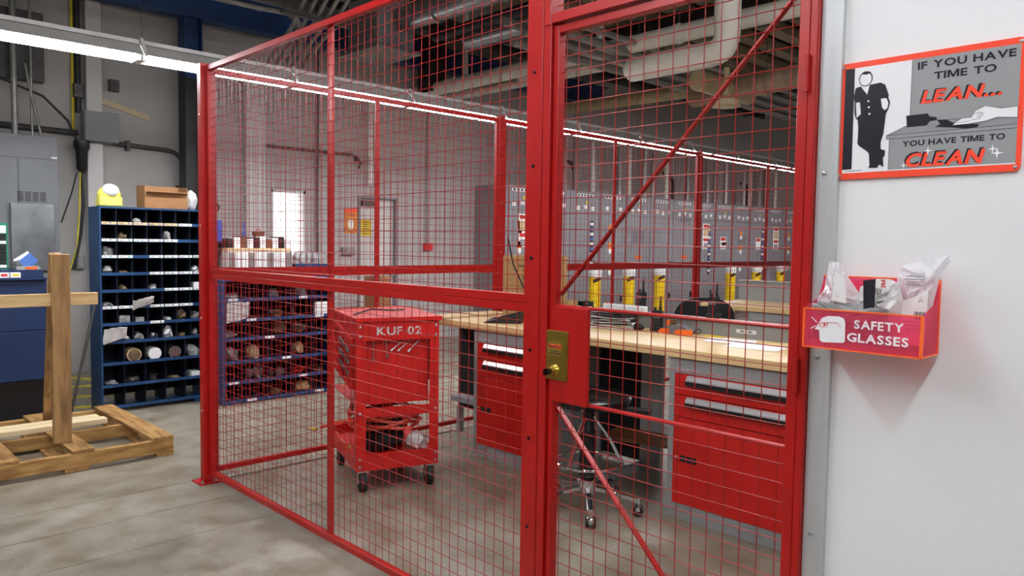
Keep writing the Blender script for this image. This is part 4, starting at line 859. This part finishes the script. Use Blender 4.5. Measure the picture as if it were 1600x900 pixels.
# ================================================================== LEFT WALL GEAR
ge=thing('electrical_enclosure','grey electrical panel cabinet with louvres on the left wall','electrical panel',(-4.2,.228,0))
B((-.38,-2.2,.25),(-.01,0,2.47)).build('body','greygear',ge); B((-.36,-2.18,0),(-.05,-.02,.25)).build('plinth','greygear2',ge)
B((-.01,-2.19,2.245),(.0,-.006,2.464)).build('upper_cover','greygear',ge,bevel=.002); B((-.01,-.345,.26),(.0,-.006,2.235)).build('front_cover','greygear',ge,bevel=.002); B((-.01,-2.19,.26),(.0,-.355,2.235)).build('front_cover','greygear',ge,bevel=.002)
for g in range(4):
    for k in range(9): B((.0,-.33+g*.065-.03,1.82+k*.011),(.0015,-.33+g*.065+.022,1.826+k*.011)).build('louvre_slot','grating',ge)
B((.0,-.06,2.255),(.002,-.01,2.275)).build('name_label','paper',ge)
asx=tag(B((-.02,-.36,1.13),(0,.015,1.80)).build('metal_sheet','alusheet',bevel=.003),'dull aluminium sheet propped in front of the grey electrical panel','sheet metal'); asx.location=(-4.15,.16,0)
def wallbox(name,label,x,y0,y1,z0,z1,mt,cat,d=.15):
    t=thing(name,label,cat,(x,y0,z0)); B((0,0,0),(d,y1-y0,z1-z0)).build('enclosure',mt,t,bevel=.004); B((d,.008,.008),(d+.006,y1-y0-.008,z1-z0-.008)).build('cover',mt,t,bevel=.002)
    for yy in (.02,y1-y0-.02):
        for zz in (.02,z1-z0-.02): MB().lathe([(.006,.006),(.004,.009)],(d,yy,zz),8,'x').build('screw','zinc',t)
    return t
wallbox('junction_box','large grey junction box on the wall left of the pilaster',-4.48,.51,.845,2.49,2.80,'greygear','junction box')
wallbox('junction_box','small grey wall box with a conduit above the tan wood strip',-4.6,.82,.92,3.07,3.2,'conduitdark','junction box',.06)
wallbox('junction_box','grey upper wall box under the light row at the far left',-4.595,-.6,.19,3.05,3.75,'conduitdark','junction box',.1)
wallbox('junction_box','small yellow-grey conduit box high on the left wall',-4.6,.46,.56,2.95,3.1,'conduitdark','junction box',.08)
wallbox('outlet_box','grey outlet box low on the wall beside the bins',-4.6,.47,.545,1.13,1.27,'conduit','outlet',.05)
wallbox('outlet_box','grey wall box below the orange poster',-4.6,3.74,3.94,1.28,1.39,'conduit','outlet',.06)
wallbox('fire_alarm','small red alarm box on the back wall right of the door',-4.6,5.16,5.31,1.35,1.46,'redprint','alarm',.06)
def pipe(name,label,pts,r,mt,cat='pipe',k=10): return tag(MB().tube(pts,r,k).build(name,mt,smooth=True),label,cat)
def bend(a,b,c,n=5,d=.12):
    a,b,c=Vector(a),Vector(b),Vector(c); p=b+(a-b).normalized()*d; q=b+(c-b).normalized()*d
    return [tuple((1-t)**2*p+2*t*(1-t)*b+t*t*q) for t in [i/n for i in range(n+1)]]
pipe('wall_conduit','grey conduit bending down from the large junction box to the bins',[(-4.55,.86,2.51)]+bend((-4.55,.86,2.51),(-4.55,1.60,2.48),(-4.55,1.60,2.1),6,.2)+[(-4.55,1.60,1.95)],.024,'conduitdark','conduit')
for k,y in enumerate((1.0,1.55)): B((-4.6,y-.02,2.44 if k==0 else 2.05),(-4.52,y+.02,2.55 if k==0 else 2.09)).build('strap','conduitdark',bpy.data.objects['wall_conduit'])
pipe('wall_conduit','horizontal dark conduit on the far left wall above the panel',[(-4.55,-2,2.62),(-4.55,.5,2.58)],.03,'conduitdark','conduit')
pipe('wall_conduit','vertical grey conduit rising from the electrical panel at far left',[(-4.4,-.10,2.47),(-4.4,-.10,5.2)],.03,'conduit','conduit')
pipe('wall_conduit','thin vertical conduit rising beside the grey panel riser',[(-4.4,.05,2.47),(-4.4,.05,5.2)],.014,'conduit','conduit')
pipe('wall_conduit','thin slanted conduit leaning toward the upper wall box',[(-4.35,.12,2.47),(-4.4,.03,3.0),(-4.4,.0,3.2)],.014,'conduit','conduit')
pipe('wall_conduit','black vertical conduit left of the white pilaster',[(-4.55,.51,2.8),(-4.55,.51,5.2)],.032,'blacksteel','conduit')
pipe('wall_conduit','yellow vertical conduit on the left wall',[(-4.57,.465,2.6),(-4.57,.465,5.2)],.015,'yelline','conduit')
pipe('wall_cable','black cable arching down from the left to the junction box',[(-4.4,-.8,3.08),(-4.4,-.2,3.02),(-4.4,.15,2.9),(-4.42,.38,2.68),(-4.45,.46,2.5),(-4.45,.47,2.3)],.012,'black','cable')
bd=thing('cable_gland','black cable connector hanging under the large junction box','connector',(-4.45,.51,2.2)); MB().lathe([(.02,-.05),(.055,0),(.06,.18),(.08,.22),(.08,.29)],(0,0,0),12).build('body','black',bd,smooth=True)
pipe('wall_cable','black and yellow cable hanging down beside the pilaster',[(-4.45,.51,2.16),(-4.47,.52,1.8),(-4.5,.50,1.5),(-4.5,.46,1.3),(-4.5,.42,1.12)],.016,'black','cable')
pipe('wall_cable','yellow cable hanging from the black connector',[(-4.44,.49,2.16),(-4.46,.48,1.75),(-4.5,.46,1.35),(-4.5,.38,1.1)],.008,'yelline','cable')
pipe('wall_cable','slanted dark strap cable beside the grey panel',[(-4.3,.27,1.62),(-4.4,.40,1.95),(-4.45,.46,2.15)],.008,'black','cable')
tag(MB().beam((-4.585,.74,2.96),(-4.585,1.24,2.83),.02,.06,side=(1,0,0)).build('wood_strip','pipecream'),'tan wooden strip fixed slanting on the wall','wood strip')
pipe('wall_conduit','thin vertical pipe on the back wall right of the bright window',[(-4.56,3.36,.0),(-4.56,3.36,5.2)],.018,'conduitdark','conduit')
pipe('wall_conduit','thin vertical conduit running down to the red alarm box',[(-4.57,5.22,1.46),(-4.57,5.22,5.2)],.014,'conduit','conduit')
pipe('wall_conduit','pale vertical downpipe between door and light row',[(-4.5,4.15,2.25),(-4.5,4.15,3.6)],.035,'pipewhite','pipe')
pipe('wall_conduit','horizontal conduit low on the upper back wall',[(-4.56,2.6,2.66),(-4.56,3.9,2.66)],.02,'conduitdark','conduit')
po=thing('wall_poster','orange and green printed poster left of the yellow notice','poster',(-4.598,3.79,1.58)); B((0,0,0),(.004,.215,.345)).build('sheet','poster',po); B((.004,.0,.29),(.005,.215,.345)).build('header','signred',po); flat('figure','pipewhite',po,ell(.11,.13,.05,.07),lambda u,v:(.0052,u,v))
yn=thing('yellow_notice','yellow notice with black print on the cream door','notice',(-4.652,4.10,1.55)); B((0,0,0),(.003,.17,.23)).build('sheet','yelcard',yn)
for k in range(6): flat('print_line','blackprint',yn,[(.03,.03+k*.033),(.14,.03+k*.033),(.14,.04+k*.033),(.03,.04+k*.033)],lambda u,v:(.0032,u,v))
al=thing('wall_bracket','small dark hook bracket high on the back wall','bracket',(-4.6,3.98,2.5)); MB().tube([(.0,0,.12),(.06,0,.12),(.07,.03,.06),(.05,.02,-.02)],.016,8).build('hook','conduitdark',al); B((0,-.03,.08),(.015,.03,.16)).build('plate','conduitdark',al)
tag(B((-3.95,3.7,0),(-3.7,3.95,1.02)).build('cardboard_box','cardboard',bevel=.004),'tall brown carton standing by the back wall','box')
# steel columns and beams
co=thing('steel_column','black steel column with blue top behind the bins','column',(-4.3,1.60,0)); B((-.1,-.11,0),(.1,.11,.012)).build('base_plate','blacksteel',co); 
MB().prism([(-.1,-.1),(.1,-.1),(.1,-.086),(.008,-.086),(.008,.086),(.1,.086),(.1,.1),(-.1,.1),(-.1,.086),(-.008,.086),(-.008,-.086),(-.1,-.086)],.012,3.30).build('shaft','blacksteel',co)
MB().prism([(-.1,-.1),(.1,-.1),(.1,-.086),(.008,-.086),(.008,.086),(.1,.086),(.1,.1),(-.1,.1),(-.1,.086),(-.008,.086),(-.008,-.086),(-.1,-.086)],3.30,3.96).build('upper_shaft','bluebeam',co)
def ibeam(a,b,h,w,mt,name,label):
    a=Vector(a); b=Vector(b); t=thing(name,label,'beam',a); d=b-a; z=Vector((0,0,1))
    for nm,zz,ww,hh in (('bottom_flange',.01,w,.02),('web',h/2,.014,h-.04),('top_flange',h-.01,w,.02)): MB().beam(z*zz,d+z*zz,ww,hh,side=(0,1,0) if abs(d.x)>abs(d.y) else (1,0,0)).build(nm,mt,t)
    return t
ibeam((-4.3,-3,3.96),(-4.3,9,3.96),.34,.2,'bluebeam','steel_beam','blue painted steel beam along the top of the left wall')
co2=thing('duct_drop','black rectangular duct dropping from the roof behind the light row','duct',(-4.2,5.0,3.62)); B((-.12,-.17,0),(.12,.17,1.75)).build('shaft','blacksteel',co2); B((-.14,-.19,0),(.14,.19,.03)).build('flange','blacksteel',co2)
for i,y in enumerate((-2.5,3.6,8.6,13.6,18)): ibeam((-4.6,y,4.72),(9.8,y,4.72),.44,.2,'steeldark','roof_beam','dark steel roof beam across the shop, %s from the front'%ORD[i])
# ================================================================== CEILING SERVICES
def run(name,label,a,b,r,mt,cat='pipe',k=14,joints=0):
    t=thing(name,label,cat,a); d=Vector(b)-Vector(a); MB().tube([(0,0,0),tuple(d)],r,k).build('pipe_body',mt,t,smooth=True)
    for i in range(joints):
        p=d*((i+.5)/joints); e=d.normalized()*.03; MB().tube([tuple(p-e),tuple(p+e)],r*1.12,k).build('coupling',mt,t,smooth=True); MB().tube([tuple(p+Vector((0,0,r))),tuple(p+Vector((0,0,5.18-a[2])))],.006,5).build('hanger_rod','conduitdark',t)
    return t
run('ceiling_pipe','white insulated pipe crossing above the door, the uppermost long one',(-4.6,5,3.66),(4.5,5,3.72),.095,'pipewhite',joints=5)
run('ceiling_pipe','white pipe just below and behind the uppermost long white pipe',(-4.6,5.6,3.69),(-.3,5.6,3.69),.065,'pipewhite',joints=3)
for i,(x,z0) in enumerate(((-3.99,3.80),(-2.36,3.70),(-1.48,3.68))):
    pipe('drop_pipe','thin white vertical drop pipe above the light row, %s from the left'%ORD[i],[(x,5.44,5.1)]+bend((x,5.44,5.1),(x,5.44,z0),(x-.5,5.44,z0),5,.1)+[(x-.5,5.44,z0)],.045,'pipewhite')
pipe('elbow_pipe','thick white pipe elbow coming down above the door',[(.985,4.2,5.1)]+bend((.985,4.2,5.1),(.985,4.2,3.19),(-.1,4.2,3.18),6,.16)+[(.3,4.2,3.185),(-.05,4.2,3.18),(-.10,4.2,3.18)],[.115]*8+[.115,.112,.07],'pipewhite',k=18)
run('ceiling_pipe','cream yellowed pipe low above the light row right of the post',(-4.6,8,3.82),(-.6,8,3.77),.105,'pipecream',joints=3)
run('ceiling_pipe','short cream pipe stub under the thick white elbow',(.0,5.3,3.25),(.0,6.4,3.25),.11,'pipecream')
run('wrapped_duct','brown wrapped duct high at the right edge of the cage door',(-.5,6,3.24),(3.2,6,3.40),.13,'pipebrown',cat='duct',k=16,joints=2)
fx=thing('ceiling_fan_box','round cream junction fitting under the brown duct','fitting',(.35,5.3,2.93)); MB().lathe([(.03,.4),(.03,.12),(.14,.06),(.15,0),(.05,-.01)],(0,0,0),18).build('bell','pipecream',fx,smooth=True)
for i,(x,z) in enumerate(((-1.0,3.49),(-.85,3.55),(-.7,3.61),(-.55,3.67),(-1.15,3.72))): run('ceiling_conduit','galvanised conduit running away above the cage, %s of five'%ORD[i],(x,3.5,z),(x,17,z),.035 if i%2 else .05,'conduit',cat='conduit',k=8)
hb=thing('unit_heater','grey sheet-metal unit heater box hanging above the fence rail','heater',(-3.4,3.1,3.66)); B((0,0,.06),(.62,.5,.62)).build('casing','greygear',hb,bevel=.006); B((-.12,-.06,.0),(.70,.56,.03)).build('drain_pan','conduit',hb)
for k in range(5): B((.06+k*.11,-.004,.12),(.13+k*.11,0,.5)).build('louvre','greygear2',hb)
for x in (.05,.57): MB().cyl((x,.25,.62),(x,.25,1.5),.008,6).build('hanger_rod','conduitdark',hb)
run('silver_duct','round silver duct crossing above the fence top rail',(-2.62,3.4,4.02),(.6,3.4,4.02),.14,'silverduct',cat='duct',k=18,joints=3)
run('black_pipe','black iron pipe under the silver duct',(-2.66,3.82,3.9),(2.4,3.82,3.95),.06,'blacksteel',joints=3)
run('silver_duct','short silver duct ahead of the black iron pipe',(-2.6,4.3,3.95),(-1.2,4.3,3.95),.12,'silverduct',cat='duct',k=16)
run('black_pipe','black drain pipe running away at left of the drop pipes',(-3.1,3.8,4.1),(-3.1,12,4.1),.07,'blacksteel',joints=2)
for i in range(2): pipe('ceiling_conduit',['bright conduit bending at the top left, nearer one','bright conduit bending at the top left, farther one'][i],[(-2.5-.08*i,-3,3.64+.02*i),(-2.5-.08*i,1.6,3.70+.02*i)]+bend((-2.5-.08*i,1.0,3.70),(-2.5-.08*i,1.98,3.72+.02*i),(-2.9,2.2,3.4),6,.15)+[(-3.0,2.3,3.35)],.022,'conduit','conduit')
for i in range(5): pipe('ceiling_conduit','grey conduit in the slanting bundle at the top left, %s of five'%ORD[i],[(-3.1,1.95+.09*i,3.35),(-2.6,1.95+.1*i,3.62),(-2.2,1.95+.11*i,3.95),(-1.9,1.95+.11*i,4.15),(1.0,1.95+.11*i,4.2)],.022,'conduit','conduit')
rk=thing('conduit_rack','dark strut rack carrying the slanting conduits','rack',(-2.45,1.75,3.68)); B((0,0,0),(.05,.75,.04)).build('strut','conduitdark',rk)
for y in (.03,.72): MB().cyl((.025,y,.04),(.025,y,1.5),.008,6).build('rod','conduitdark',rk)
ct_=thing('cable_tray','dark ladder cable tray high behind the heater box','cable tray',(-3.9,6.2,4.35)); 
for x in (0,.4): B((x,-4,0),(x+.03,8,.1)).build('side_rail','steeldark',ct_)
for k in range(24): B((.03,-3.9+k*.5,.02),(.4,-3.86+k*.5,.05)).build('rung','steeldark',ct_)
# ================================================================== SWITCHGEAR ROW
CW=.76
def tagsheet(t,name,mt,y,z,w,h,x=.004): return B((x,y,z),(x+.002,y+w,z+h)).build(name,mt,t)
for i in range(13):
    y=6.18+i*CW; t=thing('switchgear_cabinet','grey switchgear cabinet, %s from the left in the row behind the cage'%ORD[i],'electrical cabinet',(-3.9,y,0),0,'switchgear row')
    B((-.68,0.004,.08),(-.012,CW-.004,2.385)).build('body','greygear',t); B((-.66,.01,0),(-.04,CW-.01,.08)).build('plinth','greygear2',t)
    B((-.012,.008,2.02),(.0,CW-.008,2.375)).build('upper_cover','greygear',t,bevel=.002)
    dr_=B((-.012,.008,.1),(.003,CW-.008,2.01)).build('door','greygear',t,bevel=.002)
    B((.003,.64,1.05),(.03,.665,1.16)).build('handle','blackbolt',dr_); B((.003,.64,.45),(.03,.665,.56)).build('handle','blackbolt',dr_)
    np_=tagsheet(t,'nameplate','paper',.16,2.285,.44,.05,.0); 
    for k in range(5): B((.002,.19+k*.08,2.295),(.0025,.24+k*.08,2.325)).build('letter_block','blackprint',np_)
    for k in range(3): tagsheet(t,'white_tag','paper',.16+k*.19+.02*(i%2),2.06+.02*((i+k)%2),.085,.065,.0)
    if i%2==0: tagsheet(t,'yellow_tag','yelcard',.40,2.17,.05,.045,.0)
    if i in (1,4,6,9):
        for q in (.22,.42): B((.003,q,1.52 if i!=6 else 1.95),(.005,q+.15,1.74 if i!=6 else 2.01)).build('vent_grille','greygear2',dr_)
    if i in (0,7,11):
        s=tagsheet(t,'danger_sign','paper',.30,1.42,.26,.52); B((.006,.33,1.86),(.007,.53,1.92)).build('danger_band','redprint',s); B((.006,.33,1.68),(.007,.53,1.83)).build('print_block','tan',s); B((.006,.33,1.58),(.007,.53,1.64)).build('danger_band','redprint',s); B((.006,.35,1.45),(.007,.51,1.54)).build('print_block','signgrey2',s)
    if i in (1,8,10):
        s=tagsheet(t,'danger_sign','paper',.24,1.42,.22,.26); B((.006,.26,1.60),(.007,.44,1.67)).build('danger_band','redprint',s)
    if i in (3,9,12,0):
        for zz in (1.72,1.40,1.02):
            o=tagsheet(t,'orange_tag','orangetag',.28,zz,.10,.11); tagsheet(t,'white_tag','paper',.28,zz-.08,.10,.08)
    if i in (4,6,8): tagsheet(t,'orange_sticker','orange',.30,1.22 if i!=8 else 1.5,.20,.065)
    if i in (2,10,7):
        for k in range(11): B((.003,.52,.95+k*.085),(.012,.60,1.0+k*.085)).build('breaker','bluedot' if k%2 else 'paper',t)
        B((.0031,.51,.90),(.006,.61,1.88)).build('breaker_strip','black',t)
    # conduits rising from the cabinet top
    for k in range(2+(i%3)):
        MB().cyl((-.30-.1*(k%2),.16+k*.15,2.385),(-.30-.1*(k%2),.16+k*.15,3.3),.03 if (i+k)%2 else .045,8).build('riser_conduit','conduit' if (i+k)%3 else 'pipewhite',t,smooth=True)
    if i%4==2: MB().tube([(-.4,.55,2.385),(-.4,.55,2.75),(-.4,.45,2.9),(-.4,.2,2.92)],.035,8).build('riser_conduit','blacksteel',t,smooth=True)
def bollard(y,label):
    t=thing('bollard',label,'bollard',(-3.2,y,0),0,'yellow bollards before the switchgear')
    MB().lathe([(.095,0),(.095,.96),(.085,.965)],(0,0,0),18).build('post','yellow',t,smooth=True)
    MB().lathe([(.103,.955),(.108,.97),(.108,1.06),(.103,1.08),(.092,1.10),(.05,1.112)],(0,0,0),18).build('cap','white',t,smooth=True)
    for z,h in ((.86,.06),(.2,.06)):
        m=MB(); n=len(m.v)
        for k in range(8):
            a=-1.2+k*.3; 
            for zz in (z+.05*math.sin(k*.9)*0+k*.012,z+h+k*.012): m.v.append((.0965*math.cos(a),.0965*math.sin(a),zz))
        for k in range(7): m.f.append((2*k,2*k+2,2*k+3,2*k+1))
        m.build('black_stripe','black',t)
for i,y in enumerate((7.536,8.425,9.313,11.74,12.774,13.852)): bollard(y,'yellow bollard with white cap before the switchgear, %s from the left'%ORD[i])
